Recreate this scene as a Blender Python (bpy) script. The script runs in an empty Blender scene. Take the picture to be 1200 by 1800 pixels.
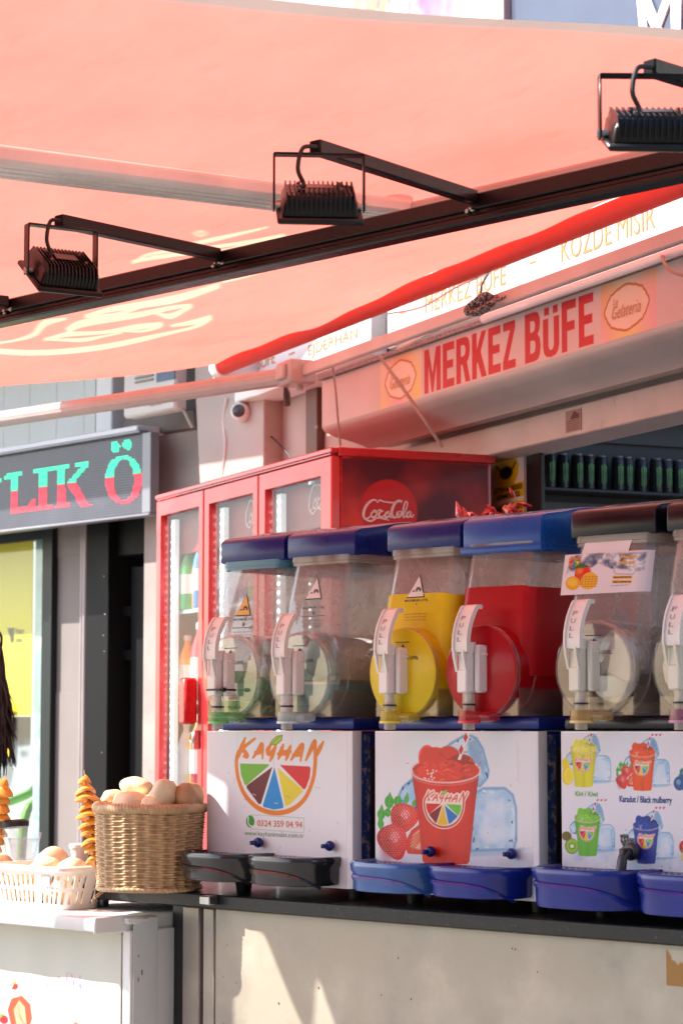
import bpy, bmesh, math, random
import numpy as np
from mathutils import Vector, Matrix
sc = bpy.context.scene
COL = sc.collection
R = math.radians

# ------------------------------------------------------------------ camera, sky, sun, exposure
TH = math.atan(.095); EYE = 1.4; FPX = 4000.0
cd = bpy.data.cameras.new('camera'); cam = bpy.data.objects.new('camera', cd); COL.objects.link(cam)
cam.location = (0, 0, EYE); cam.rotation_euler = (R(90) + TH, 0, 0)
cd.sensor_fit = 'VERTICAL'; cd.sensor_height = 36; cd.sensor_width = 24; cd.lens = 80
cd.clip_start = .05; cd.clip_end = 500
cd.dof.use_dof = True; cd.dof.focus_distance = 4.8; cd.dof.aperture_fstop = 9
sc.camera = cam
SUN_AZ = (-.98, .15); SUN_EL = R(40)
w = bpy.data.worlds.new('World'); sc.world = w; w.use_nodes = True
nt = w.node_tree; bg = nt.nodes['Background']
sky = nt.nodes.new('ShaderNodeTexSky'); sky.sky_type = 'NISHITA'; sky.sun_disc = False
sky.sun_elevation = SUN_EL; sky.sun_rotation = math.atan2(SUN_AZ[0], SUN_AZ[1]); sky.dust_density = 1.2
nt.links.new(sky.outputs[0], bg.inputs[0]); bg.inputs[1].default_value = .15
ld = bpy.data.lights.new('sun', 'SUN'); ld.energy = 4.6; ld.angle = R(.4); ld.color = (1, .955, .89)
lo = bpy.data.objects.new('sun', ld); COL.objects.link(lo)
hd = Vector((SUN_AZ[0], SUN_AZ[1], 0)).normalized()
sd = Vector((hd.x * math.cos(SUN_EL), hd.y * math.cos(SUN_EL), math.sin(SUN_EL)))
lo.rotation_euler = sd.to_track_quat('Z', 'Y').to_euler(); lo.location = (-6, 2, 8)
sc.view_settings.view_transform = 'Standard'; sc.view_settings.look = 'None'
sc.view_settings.exposure = 1.2; sc.view_settings.gamma = 1
sc.cycles.transparent_max_bounces = 24; sc.cycles.max_bounces = 10; sc.cycles.diffuse_bounces = 5
sc.cycles.sample_clamp_indirect = 6

# ------------------------------------------------------------------ helpers
rnd = random.Random(7)
def ray(px, py):
    v = -(py - 900) / FPX
    return ((px - 600) / FPX, math.cos(TH) - v * math.sin(TH), math.sin(TH) + v * math.cos(TH))
class Fr:
    """vertical plane system: x along u, y inward, z up"""
    def __init__(s, ox, oy, ux, uy):
        n = math.hypot(ux, uy); s.o = (ox, oy); s.u = (ux / n, uy / n); s.i = (-uy / n, ux / n); s.a = math.atan2(uy, ux)
    def W(s, x, y, z=0): return Vector((s.o[0] + s.u[0] * x + s.i[0] * y, s.o[1] + s.u[1] * x + s.i[1] * y, z))
    def loc(s, X, Y):
        a, b = X - s.o[0], Y - s.o[1]
        return (a * s.u[0] + b * s.u[1], a * s.i[0] + b * s.i[1])
    def P(s, px, py, y=0):
        d = ray(px, py); k = (y + s.o[0] * s.i[0] + s.o[1] * s.i[1]) / (d[0] * s.i[0] + d[1] * s.i[1])
        return s.loc(d[0] * k, d[1] * k)[0], EYE + d[2] * k
    def Z(s, px, py, z):
        d = ray(px, py); k = (z - EYE) / d[2]
        return s.loc(d[0] * k, d[1] * k)
C = Fr(-.29, 5, .724, -.69)          # slush machine front panels
F = Fr(-.0276, 6.5, .4104, -.9119)   # shop front, origin at the fridge's front corner
L = Fr(-.737, 8.8, .6585, -.7526)    # shop next door, origin at its lit sign
S = Fr(.744, 8.5, .9119, .4104)      # side wall inside the shop
G0 = Fr(0, 0, 1, 0)

def lin(c):
    c = np.asarray(c, dtype=float)
    return np.where(c <= .04045, c / 12.92, ((c + .055) / 1.055) ** 2.4)
def rgb(r, g, b): return tuple(float(v) for v in lin(np.array([r, g, b]) / 255.)) + (1,)

MATS = {}
def M(name, col=None, rough=.5, metal=0, var=.12, vs=6, bump=0, bs=80, coat=0, spec=.5, col2=None, c2s=3, c2t=.6, emit=0, trans=0, alpha=1):
    if name in MATS: return MATS[name]
    m = bpy.data.materials.new(name); m.use_nodes = True; MATS[name] = m
    n = m.node_tree.nodes; l = m.node_tree.links; p = n['Principled BSDF']
    col = tuple(col) if len(col) == 4 else tuple(col) + (1,)
    tc = n.new('ShaderNodeTexCoord')
    no = n.new('ShaderNodeTexNoise'); no.inputs['Scale'].default_value = vs; no.inputs['Detail'].default_value = 6
    l.new(tc.outputs['Object'], no.inputs['Vector'])
    mr = n.new('ShaderNodeMapRange'); mr.inputs['From Min'].default_value = .3; mr.inputs['From Max'].default_value = .7
    mr.inputs['To Min'].default_value = 1 - var; mr.inputs['To Max'].default_value = 1 + var * .5
    l.new(no.outputs['Fac'], mr.inputs['Value'])
    mx = n.new('ShaderNodeMix'); mx.data_type = 'RGBA'; mx.blend_type = 'MULTIPLY'; mx.inputs['Factor'].default_value = 1
    mx.inputs[6].default_value = col; l.new(mr.outputs[0], mx.inputs[7])
    out = mx.outputs[2]
    if col2:
        n2 = n.new('ShaderNodeTexNoise'); n2.inputs['Scale'].default_value = c2s; n2.inputs['Detail'].default_value = 8; n2.inputs['Roughness'].default_value = .7
        l.new(tc.outputs['Object'], n2.inputs['Vector'])
        r2 = n.new('ShaderNodeMapRange'); r2.inputs['From Min'].default_value = c2t - .03; r2.inputs['From Max'].default_value = c2t + .08
        l.new(n2.outputs['Fac'], r2.inputs['Value'])
        m2 = n.new('ShaderNodeMix'); m2.data_type = 'RGBA'; l.new(r2.outputs[0], m2.inputs['Factor']); l.new(out, m2.inputs[6])
        m2.inputs[7].default_value = tuple(col2) if len(col2) == 4 else tuple(col2) + (1,)
        out = m2.outputs[2]
    l.new(out, p.inputs['Base Color'])
    p.inputs['Metallic'].default_value = metal; p.inputs['Specular IOR Level'].default_value = spec
    rr = n.new('ShaderNodeMapRange'); rr.inputs['To Min'].default_value = max(.02, rough - .08); rr.inputs['To Max'].default_value = min(1, rough + .1)
    l.new(no.outputs['Fac'], rr.inputs['Value']); l.new(rr.outputs[0], p.inputs['Roughness'])
    p.inputs['Coat Weight'].default_value = coat; p.inputs['Coat Roughness'].default_value = .08
    if emit: l.new(out, p.inputs['Emission Color']); p.inputs['Emission Strength'].default_value = emit
    if trans: p.inputs['Transmission Weight'].default_value = trans
    p.inputs['Alpha'].default_value = alpha
    if bump:
        nb = n.new('ShaderNodeTexNoise'); nb.inputs['Scale'].default_value = bs; nb.inputs['Detail'].default_value = 5
        l.new(tc.outputs['Object'], nb.inputs['Vector'])
        b = n.new('ShaderNodeBump'); b.inputs['Strength'].default_value = bump; b.inputs['Distance'].default_value = .004
        l.new(nb.outputs['Fac'], b.inputs['Height']); l.new(b.outputs[0], p.inputs['Normal'])
    return m
def clearmat(name, tint=(.95, .95, .95), haze=.15, hazecol=(.6, .6, .58), gloss=.06, ior=1.45, smear=0, edge=.8, pw_=4.5):
    if name in MATS: return MATS[name]
    m = bpy.data.materials.new(name); m.use_nodes = True; MATS[name] = m
    n = m.node_tree.nodes; l = m.node_tree.links; n.remove(n['Principled BSDF'])
    o = n['Material Output']
    t = n.new('ShaderNodeBsdfTransparent'); t.inputs[0].default_value = tuple(tint) + (1,)
    d = n.new('ShaderNodeBsdfDiffuse'); d.inputs[0].default_value = tuple(hazecol) + (1,)
    tl = n.new('ShaderNodeBsdfTranslucent'); tl.inputs[0].default_value = tuple(hazecol) + (1,)
    ad = n.new('ShaderNodeMixShader'); ad.inputs[0].default_value = .5; l.new(d.outputs[0], ad.inputs[1]); l.new(tl.outputs[0], ad.inputs[2])
    mx = n.new('ShaderNodeMixShader'); l.new(t.outputs[0], mx.inputs[1]); l.new(ad.outputs[0], mx.inputs[2])
    tc = n.new('ShaderNodeTexCoord'); no = n.new('ShaderNodeTexNoise'); no.inputs['Scale'].default_value = 14; no.inputs['Detail'].default_value = 7; no.inputs['Roughness'].default_value = .65
    l.new(tc.outputs['Object'], no.inputs['Vector'])
    mr = n.new('ShaderNodeMapRange'); mr.inputs['From Min'].default_value = .35; mr.inputs['From Max'].default_value = .72
    mr.inputs['To Min'].default_value = max(0, haze - smear * .5); mr.inputs['To Max'].default_value = haze + smear
    l.new(no.outputs['Fac'], mr.inputs['Value']); l.new(mr.outputs[0], mx.inputs[0])
    g = n.new('ShaderNodeBsdfGlossy'); g.inputs['Roughness'].default_value = gloss
    lw_ = n.new('ShaderNodeLayerWeight'); lw_.inputs[0].default_value = .5
    pw = n.new('ShaderNodeMath'); pw.operation = 'POWER'; l.new(lw_.outputs['Facing'], pw.inputs[0]); pw.inputs[1].default_value = pw_
    fr = n.new('ShaderNodeMath'); fr.operation = 'MULTIPLY_ADD'; l.new(pw.outputs[0], fr.inputs[0]); fr.inputs[1].default_value = edge; fr.inputs[2].default_value = ((ior - 1) / (ior + 1)) ** 2
    m2 = n.new('ShaderNodeMixShader'); l.new(fr.outputs[0], m2.inputs[0]); l.new(mx.outputs[0], m2.inputs[1]); l.new(g.outputs[0], m2.inputs[2])
    l.new(m2.outputs[0], o.inputs[0])
    return m
def printmat(name='printed_vinyl', rough=.4, coat=.05, transl=0, k=.86, bumpy=0):
    if name in MATS: return MATS[name]
    m = bpy.data.materials.new(name); m.use_nodes = True; MATS[name] = m
    n = m.node_tree.nodes; l = m.node_tree.links; p = n['Principled BSDF']
    a = n.new('ShaderNodeAttribute'); a.attribute_name = 'Col'
    tc = n.new('ShaderNodeTexCoord'); no = n.new('ShaderNodeTexNoise'); no.inputs['Scale'].default_value = 5; no.inputs['Detail'].default_value = 8
    l.new(tc.outputs['Object'], no.inputs['Vector'])
    mr = n.new('ShaderNodeMapRange'); mr.inputs['From Min'].default_value = .3; mr.inputs['From Max'].default_value = .7
    mr.inputs['To Min'].default_value = k * .93; mr.inputs['To Max'].default_value = k
    l.new(no.outputs['Fac'], mr.inputs['Value'])
    mx = n.new('ShaderNodeMix'); mx.data_type = 'RGBA'; mx.blend_type = 'MULTIPLY'; mx.inputs['Factor'].default_value = 1
    l.new(a.outputs['Color'], mx.inputs[6]); l.new(mr.outputs[0], mx.inputs[7]); l.new(mx.outputs[2], p.inputs['Base Color'])
    p.inputs['Roughness'].default_value = rough; p.inputs['Coat Weight'].default_value = coat; p.inputs['Specular IOR Level'].default_value = .3
    if bumpy:
        nb = n.new('ShaderNodeTexNoise'); nb.inputs['Scale'].default_value = 9; l.new(tc.outputs['Object'], nb.inputs['Vector'])
        b = n.new('ShaderNodeBump'); b.inputs['Strength'].default_value = bumpy; b.inputs['Distance'].default_value = .01
        l.new(nb.outputs['Fac'], b.inputs['Height']); l.new(b.outputs[0], p.inputs['Normal'])
    return m

class MB:
    def __init__(s): s.v = []; s.f = []; s.mi = []; s.m = 0
    def add(s, vs, fs):
        o = len(s.v); s.v += [tuple(v) for v in vs]; s.f += [tuple(i + o for i in f) for f in fs]; s.mi += [s.m] * len(fs); return s
    def frombm(s, bm):
        bm.verts.ensure_lookup_table(); bm.verts.index_update()
        return s.add([v.co[:] for v in bm.verts], [[v.index for v in f.verts] for f in bm.faces])
    def box(s, x0, x1, y0, y1, z0, z1, bev=0, rot=None, seg=1):
        bm = bmesh.new(); bmesh.ops.create_cube(bm, size=1)
        c = Vector(((x0 + x1) / 2, (y0 + y1) / 2, (z0 + z1) / 2)); d = (abs(x1 - x0), abs(y1 - y0), abs(z1 - z0))
        for v in bm.verts: v.co = Vector((v.co.x * d[0], v.co.y * d[1], v.co.z * d[2]))
        if bev: bmesh.ops.bevel(bm, geom=bm.edges[:], offset=min(bev, min(d) * .45), segments=seg, affect='EDGES', profile=.5)
        for v in bm.verts:
            if rot: v.co = rot @ v.co
            v.co += c
        s.frombm(bm); bm.free(); return s
    def prism(s, poly, ax, d0, d1, bev=0, seg=1):
        def p3(a, b, d): return (d, a, b) if ax == 'x' else (a, d, b) if ax == 'y' else (a, b, d)
        bm = bmesh.new(); n = len(poly)
        A = [bm.verts.new(p3(a, b, d0)) for a, b in poly]; B = [bm.verts.new(p3(a, b, d1)) for a, b in poly]
        bm.faces.new(A); bm.faces.new(B[::-1])
        for i in range(n): bm.faces.new((A[i], B[i], B[(i + 1) % n], A[(i + 1) % n]))
        bmesh.ops.recalc_face_normals(bm, faces=bm.faces[:])
        if bev:
            e = [e for e in bm.edges if e.calc_face_angle(0) > R(40)]
            bmesh.ops.bevel(bm, geom=e, offset=bev, segments=seg, affect='EDGES', profile=.5, clamp_overlap=True)
        s.frombm(bm); bm.free(); return s
    def surf(s, fn, nu, nv, cu=False, cv=False):
        V = [fn(i / nu, j / nv) for i in range(nu + (not cu)) for j in range(nv + (not cv))]
        W = nv + (not cv); H = nu + (not cu)
        fs = [(i * W + j, ((i + 1) % H) * W + j, ((i + 1) % H) * W + (j + 1) % W, i * W + (j + 1) % W) for i in range(nu) for j in range(nv)]
        return s.add(V, fs)
    def loft(s, rings, cap=True, closed=True):
        n = len(rings[0]); V = [p for r in rings for p in r]; fs = []
        for i in range(len(rings) - 1):
            for j in range(n if closed else n - 1):
                k = (j + 1) % n; fs.append((i * n + j, i * n + k, (i + 1) * n + k, (i + 1) * n + j))
        if cap: fs.append(tuple(range(n))[::-1]); fs.append(tuple((len(rings) - 1) * n + j for j in range(n)))
        return s.add(V, fs)
    def tube(s, path, r, n=8, cap=True):
        path = [Vector(p) for p in path]
        if not isinstance(r, (list, tuple)): r = [r] * len(path)
        t = (path[1] - path[0]).normalized(); a = t.orthogonal().normalized(); rings = []
        for i, p in enumerate(path):
            if i == 0: t2 = path[1] - path[0]
            elif i == len(path) - 1: t2 = path[-1] - path[-2]
            else: t2 = (path[i + 1] - path[i]).normalized() + (path[i] - path[i - 1]).normalized()
            t2 = t2.normalized() if t2.length > 1e-9 else t
            a = (a - t2 * a.dot(t2)).normalized(); b = t2.cross(a)
            rings.append([p + (a * math.cos(q) + b * math.sin(q)) * r[i] for q in [2 * math.pi * k / n for k in range(n)]])
        return s.loft(rings, cap)
    def cyl(s, p0, p1, r0, r1=None, n=20): return s.tube([p0, p1], [r0, r0 if r1 is None else r1], n)
    def lathe(s, c, prof, ax='z', n=32, cap=True):
        rings = []
        for r, h in prof:
            ring = []
            for k in range(n):
                q = 2 * math.pi * k / n; a, b = r * math.cos(q), r * math.sin(q)
                ring.append((c[0] + a, c[1] + b, c[2] + h) if ax == 'z' else (c[0] + a, c[1] + h, c[2] + b) if ax == 'y' else (c[0] + h, c[1] + a, c[2] + b))
            rings.append(ring)
        return s.loft(rings, cap)
    def ell(s, c, r, rot=None, lump=0, seed=0, nu=24, nv=16):
        rr = random.Random(seed); ph = [rr.uniform(0, 6.3) for _ in range(6)]
        def fn(u, v):
            a = 2 * math.pi * u; b = math.pi * v
            d = Vector((math.cos(a) * math.sin(b), math.sin(a) * math.sin(b), math.cos(b)))
            k = 1 + lump * (math.sin(2.3 * d.x + ph[0]) + math.sin(2.9 * d.y + ph[1]) + math.sin(2.5 * d.z + ph[2]) + .4 * math.sin(6 * d.x + ph[3]) + .4 * math.sin(5 * d.y + 4 * d.z + ph[4]))
            q = Vector((d.x * r[0] * k, d.y * r[1] * k, d.z * r[2] * k))
            if rot: q = rot @ q
            return Vector(c) + q
        return s.surf(fn, nu, nv, cu=True)
    def mesh(s, name, mats, smooth=True, off=(0, 0, 0), ang=38):
        me = bpy.data.meshes.new(name)
        v = np.array(s.v, dtype=float) - np.array(off)
        me.from_pydata(v.tolist(), [], s.f)
        mats = mats if isinstance(mats, (list, tuple)) else [mats]
        for m in mats: me.materials.append(m)
        if len(mats) > 1: me.polygons.foreach_set('material_index', s.mi)
        bm = bmesh.new(); bm.from_mesh(me); bmesh.ops.remove_doubles(bm, verts=bm.verts[:], dist=1e-6)
        bmesh.ops.recalc_face_normals(bm, faces=bm.faces[:]); bm.to_mesh(me); bm.free()
        if smooth:
            me.polygons.foreach_set('use_smooth', [True] * len(me.polygons)); me.set_sharp_from_angle(angle=R(ang))
        me.update(); return me
ORG = {}
def thing(name, label, cat, fr=G0, o=(0, 0, 0), group=None, kind=None):
    e = bpy.data.objects.new(name, None); COL.objects.link(e); e.empty_display_size = .1
    e.location = fr.W(*o); e.rotation_euler = (0, 0, fr.a); ORG[e.name] = o
    tag(e, label, cat, group, kind); return e
def tag(e, label, cat, group=None, kind=None):
    if label: e['label'] = label
    if cat: e['category'] = cat
    if group: e['group'] = group
    if kind: e['kind'] = kind
def part(name, mb, mats, parent, smooth=True, label=None, ang=38):
    o = ORG[parent.name]; me = mb.mesh(name, mats, smooth, o, ang)
    ob = bpy.data.objects.new(name, me); COL.objects.link(ob); ob.parent = parent; ORG[ob.name] = o
    if label: ob['label'] = label
    return ob
def solo(name, mb, mats, label, cat, fr=G0, o=(0, 0, 0), group=None, kind=None, smooth=True):
    me = mb.mesh(name, mats, smooth, o); ob = bpy.data.objects.new(name, me); COL.objects.link(ob)
    ob.location = fr.W(*o); ob.rotation_euler = (0, 0, fr.a); ORG[ob.name] = o; tag(ob, label, cat, group, kind); return ob
def boolean(a, b, op='DIFFERENCE'):
    oa = bpy.data.objects.new('ta', a.mesh('ta', [], False)); obb = bpy.data.objects.new('tb', b.mesh('tb', [], False))
    COL.objects.link(oa); COL.objects.link(obb)
    m = oa.modifiers.new('b', 'BOOLEAN'); m.object = obb; m.operation = op; m.solver = 'EXACT'
    dg = bpy.context.evaluated_depsgraph_get(); dg.update(); me = bpy.data.meshes.new_from_object(oa.evaluated_get(dg))
    r = MB(); r.add([v.co[:] for v in me.vertices], [tuple(p.vertices) for p in me.polygons])
    for o in (oa, obb): d = o.data; bpy.data.objects.remove(o); bpy.data.meshes.remove(d)
    bpy.data.meshes.remove(me); return r
TXC = {}
def text2d(s, bold=0, shear=0):
    k = (s, bold, shear)
    if k in TXC: return TXC[k]
    cu = bpy.data.curves.new('t', 'FONT'); cu.body = s; cu.size = 1; cu.offset = bold; cu.shear = shear; cu.resolution_u = 3; cu.fill_mode = 'FRONT'
    ob = bpy.data.objects.new('t', cu); COL.objects.link(ob); dg = bpy.context.evaluated_depsgraph_get(); dg.update()
    me = bpy.data.meshes.new_from_object(ob.evaluated_get(dg))
    v = [(q.co.x, q.co.y) for q in me.vertices]; f = [tuple(p.vertices) for p in me.polygons]
    bpy.data.objects.remove(ob); bpy.data.curves.remove(cu); bpy.data.meshes.remove(me)
    xs = [a for a, _ in v]; ys = [b for _, b in v]; x0, x1, y0, y1 = min(xs), max(xs), min(ys), max(ys)
    v = [((a - x0) / (x1 - x0), (b - y0) / (y1 - y0)) for a, b in v]
    TXC[k] = (v, f, (x1 - x0) / (y1 - y0)); return TXC[k]
def txt(mb, s, x0, x1, z0, z1, y, bold=0, shear=0, mapf=None, thick=0):
    v, f, _ = text2d(s, bold, shear)
    P = [(x0 + a * (x1 - x0), y, z0 + b * (z1 - z0)) for a, b in v]
    if mapf: P = [mapf(p[0], p[2]) for p in P]
    mb.add(P, f)
def xf(mb, i0, mat):     # transform verts added since i0
    for i in range(i0, len(mb.v)): mb.v[i] = tuple(mat @ Vector(mb.v[i]))
def rrect(hx, hy, r, n=5, cx=0, cy=0):
    pts = []
    for (sx, sy, a0) in ((1, 1, 0), (-1, 1, 90), (-1, -1, 180), (1, -1, 270)):
        for k in range(n + 1):
            a = R(a0 + 90 * k / n); pts.append((cx + sx * (hx - r) + r * math.cos(a), cy + sy * (hy - r) + r * math.sin(a)))
    return pts
def cr(pts, n=8):        # catmull-rom
    P = [np.array(p, float) for p in pts]; P = [2 * P[0] - P[1]] + P + [2 * P[-1] - P[-2]]; out = []
    for i in range(1, len(P) - 2):
        for k in range(n):
            t = k / n; out.append(.5 * ((2 * P[i]) + (-P[i - 1] + P[i + 1]) * t + (2 * P[i - 1] - 5 * P[i] + 4 * P[i + 1] - P[i + 2]) * t * t + (-P[i - 1] + 3 * P[i] - 3 * P[i + 1] + P[i + 2]) * t ** 3))
    out.append(P[-2]); return [tuple(q) for q in out]
def vnoise(X, Z, sc_, seed=0, octv=4):
    tot = 0; amp = 1; nrm = 0
    for o in range(octv):
        r = np.random.RandomState(seed + o); T = r.rand(64, 64); x = X * sc_ * 2 ** o + 17.3; z = Z * sc_ * 2 ** o + 5.1
        xi = np.floor(x).astype(int); zi = np.floor(z).astype(int); fx = x - xi; fz = z - zi; fx = fx * fx * (3 - 2 * fx); fz = fz * fz * (3 - 2 * fz)
        g = lambda a, b: T[a % 64, b % 64]
        tot = tot + amp * ((g(xi, zi) * (1 - fx) + g(xi + 1, zi) * fx) * (1 - fz) + (g(xi, zi + 1) * (1 - fx) + g(xi + 1, zi + 1) * fx) * fz)
        nrm += amp; amp *= .5
    return tot / nrm
class Cv:
    """print: a fine flat grid whose vertices carry the printed colours (coords in metres on its surface)"""
    def __init__(s, x0, x1, z0, z1, h, bg):
        s.nx = max(2, int((x1 - x0) / h)); s.nz = max(2, int((z1 - z0) / h)); s.h = h
        s.X, s.Z = np.meshgrid(np.linspace(x0, x1, s.nx), np.linspace(z0, z1, s.nz))
        s.c = np.ones(s.X.shape + (3,)) * (np.array(bg) / 255.); s.b = (x0, x1, z0, z1)
    def _win(s, xa, xb, za, zb):
        x0, x1, z0, z1 = s.b
        i0 = int(max(0, (xa - x0) / (x1 - x0) * (s.nx - 1) - 1)); i1 = int(min(s.nx, (xb - x0) / (x1 - x0) * (s.nx - 1) + 2))
        j0 = int(max(0, (za - z0) / (z1 - z0) * (s.nz - 1) - 1)); j1 = int(min(s.nz, (zb - z0) / (z1 - z0) * (s.nz - 1) + 2))
        return (slice(j0, max(j0, j1)), slice(i0, max(i0, i1)))
    def mixin(s, w, a, col):
        if callable(col): cc = col(s.X[w], s.Z[w])
        else: cc = np.array(col) / 255.
        s.c[w] = s.c[w] * (1 - a[..., None]) + cc * a[..., None]
    def poly(s, pts, col, alpha=1, soft=None):
        soft = soft or s.h; p = np.array(pts, float); w = s._win(p[:, 0].min() - soft, p[:, 0].max() + soft, p[:, 1].min() - soft, p[:, 1].max() + soft)
        X, Z = s.X[w], s.Z[w]
        if X.size == 0: return
        d = np.full(X.shape, 1e9); ins = np.zeros(X.shape, bool); n = len(p)
        for i in range(n):
            a = p[i]; b = p[(i + 1) % n]; e = b - a; L2 = max(e @ e, 1e-15)
            t = np.clip(((X - a[0]) * e[0] + (Z - a[1]) * e[1]) / L2, 0, 1)
            d = np.minimum(d, (X - a[0] - t * e[0]) ** 2 + (Z - a[1] - t * e[1]) ** 2)
            if abs(e[1]) > 1e-12:
                c = (a[1] > Z) != (b[1] > Z); ins ^= c & (X < e[0] * (Z - a[1]) / e[1] + a[0])
        d = np.sqrt(d) * np.where(ins, -1, 1)
        s.mixin(w, np.clip(.5 - d / soft, 0, 1) * alpha, col)
    def line(s, pts, wd, col, alpha=1, soft=None, w2=None):
        soft = soft or s.h; p = np.array(pts, float); n = len(p)
        W = np.linspace(wd, wd if w2 is None else w2, n) if not isinstance(wd, (list, tuple)) else np.interp(np.linspace(0, 1, n), np.linspace(0, 1, len(wd)), wd)
        m = W.max() + soft; w = s._win(p[:, 0].min() - m, p[:, 0].max() + m, p[:, 1].min() - m, p[:, 1].max() + m)
        X, Z = s.X[w], s.Z[w]
        if X.size == 0: return
        d = np.full(X.shape, 1e9)
        for i in range(n - 1):
            a = p[i]; e = p[i + 1] - a; L2 = max(e @ e, 1e-15)
            t = np.clip(((X - a[0]) * e[0] + (Z - a[1]) * e[1]) / L2, 0, 1)
            d = np.minimum(d, np.hypot(X - a[0] - t * e[0], Z - a[1] - t * e[1]) - (W[i] + (W[i + 1] - W[i]) * t) / 2)
        s.mixin(w, np.clip(.5 - d / soft, 0, 1) * alpha, col)
    def ell(s, c, rx, rz, col, alpha=1, soft=None, rot=0):
        soft = soft or s.h; m = max(rx, rz) + soft; w = s._win(c[0] - m, c[0] + m, c[1] - m, c[1] + m)
        X, Z = s.X[w] - c[0], s.Z[w] - c[1]
        if X.size == 0: return
        ca, sa = math.cos(rot), math.sin(rot); x = X * ca + Z * sa; z = -X * sa + Z * ca
        d = (np.sqrt((x / rx) ** 2 + (z / rz) ** 2) - 1) * min(rx, rz)
        s.mixin(w, np.clip(.5 - d / soft, 0, 1) * alpha, col)
    def obj(s, name, parent, fn, mat, label=None, flip=False):
        o = np.array(ORG[parent.name]); V = [tuple(np.array(fn(x, z)) - o) for x, z in zip(s.X.ravel(), s.Z.ravel())]
        ob = s.raw(name, V, mat); ob.parent = parent; ORG[ob.name] = tuple(o)
        if label: ob['label'] = label
        return ob
    def raw(s, name, V, mat):
        me = bpy.data.meshes.new(name); nx, nz = s.nx, s.nz
        a = np.arange((nz - 1) * (nx - 1)); j = a // (nx - 1); i = a % (nx - 1); b = j * nx + i
        fs = np.stack([b, b + 1, b + nx + 1, b + nx], 1).tolist()
        me.from_pydata(V, [], fs); ca = me.color_attributes.new('Col', 'FLOAT_COLOR', 'POINT')
        cc = np.ones((nx * nz, 4), dtype=np.float32); cc[:, :3] = lin(np.clip(s.c, 0, 1)).reshape(-1, 3); ca.data.foreach_set('color', cc.ravel())
        me.materials.append(mat); me.polygons.foreach_set('use_smooth', [True] * len(me.polygons))
        ob = bpy.data.objects.new(name, me); COL.objects.link(ob); return ob
def flat(y): return lambda x, z: (x, y, z)

# ------------------------------------------------------------------ common materials
black_metal = M('black_paint', (.005, .004, .004), .32, var=.3, vs=20, coat=.0, spec=.35, bump=.1, bs=60, col2=(.03, .02, .017), c2s=30, c2t=.68)
black_pl = M('black_plastic', (.015, .015, .017), .4, var=.2)
blue_pl = M('blue_plastic', (.008, .020, .18), .28, var=.12, coat=.06, spec=.4, vs=10)
blue2_pl = M('bright_blue_plastic', (.008, .085, .38), .28, var=.12, coat=.06, spec=.4, vs=10)
navy_pl = M('navy_plastic', (.003, .003, .008), .25, var=.15, coat=.0, spec=.4)
tray_blue = M('tray_blue', (.008, .020, .22), .22, var=.15, coat=.1, vs=14)
tray_sunlit = M('tray_sunlit_blue', (.03, .10, .33), .2, var=.2, coat=.6, vs=14)  # tray blue lightened: sunlit, translucent look put into the colour
tray_black = M('tray_black', (.02, .021, .023), .2, var=.25, coat=.6, vs=14)
white_pl = M('white_plastic', (.78, .75, .72), .35, var=.06)
cream_pl = M('cream_plastic', (.70, .68, .58), .4, var=.1)
steel = M('steel', (.42, .42, .42), .32, metal=1, var=.15, bump=.05)
screw_m = M('screw_metal', (.5, .48, .45), .35, metal=1)
vinyl = printmat()
poster = printmat('poster_paper', .6, 0)
bowl_m = clearmat('bowl_plastic', (.94, .94, .94), .27, (.76, .74, .70), .05, 1.7, .16, .85, 3.2); nose_m = clearmat('bowl_nose_plastic', (.95, .94, .93), .10, (.74, .72, .68), .04, 1.6, .08, .85, 2.6)
clear_m = clearmat('clear_plastic', (.96, .96, .96), .05, (.7, .7, .7), .05, 1.42)
cup_m = clearmat('cup_plastic', (.93, .92, .94), .12, (.75, .72, .76), .06, 1.45)
glass_m = clearmat('window_glass', (.92, .95, .95), .03, (.6, .65, .65), .015, 1.4, 0, .45)
fglass_m = clearmat('fridge_glass', (.95, .97, .97), .0, (.6, .65, .65), .03, 1.4, 0, .28)
cable_m = M('cable_black', (.012, .012, .012), .5)

# ================================================================== ground
g = MB(); g.surf(lambda u, v: ((u - .5) * 400, (v - .5) * 400, 0), 8, 8)
solo('ground', g, M('paving', (.20, .185, .165), .8, var=.25, vs=1.5, bump=.3, bs=12), None, None, kind='structure')

brick_o = M('opposite_render', (.30, .27, .23), .8, var=.2, vs=1)
for ox, wd_, hh_, lab in ((-9.5, 8, 9, 'plain beige building across the street on the left, behind the viewer'), (-1, 8.4, 11, 'tall beige building across the street behind the viewer'), (7.8, 8.6, 8, 'low beige building across the street on the right, behind the viewer')):
    t = thing('street_building', lab, 'building', G0, (ox, -11, 0), group='buildings across the street')
    b = MB(); b.box(ox - wd_ / 2, ox + wd_ / 2, -14, -10, 0, hh_, .02); part('wall', b, brick_o, t)
    for fl in range(int(hh_ / 2.9)):
        for k in range(4):
            xx_ = ox - wd_ / 2 + wd_ * (k + .5) / 4; b = MB(); b.box(xx_ - .6, xx_ + .6, -10.0, -9.93, fl * 2.9 + .8, fl * 2.9 + 2.4, .02); wn = part('window', b, M('window_frame_grey', (.15, .15, .15), .5), t)
            b = MB(); b.box(xx_ - .52, xx_ + .52, -9.94, -9.92, fl * 2.9 + .88, fl * 2.9 + 2.32); part('pane', b, M('dark_pane', (.02, .025, .03), .08), wn)

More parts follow.
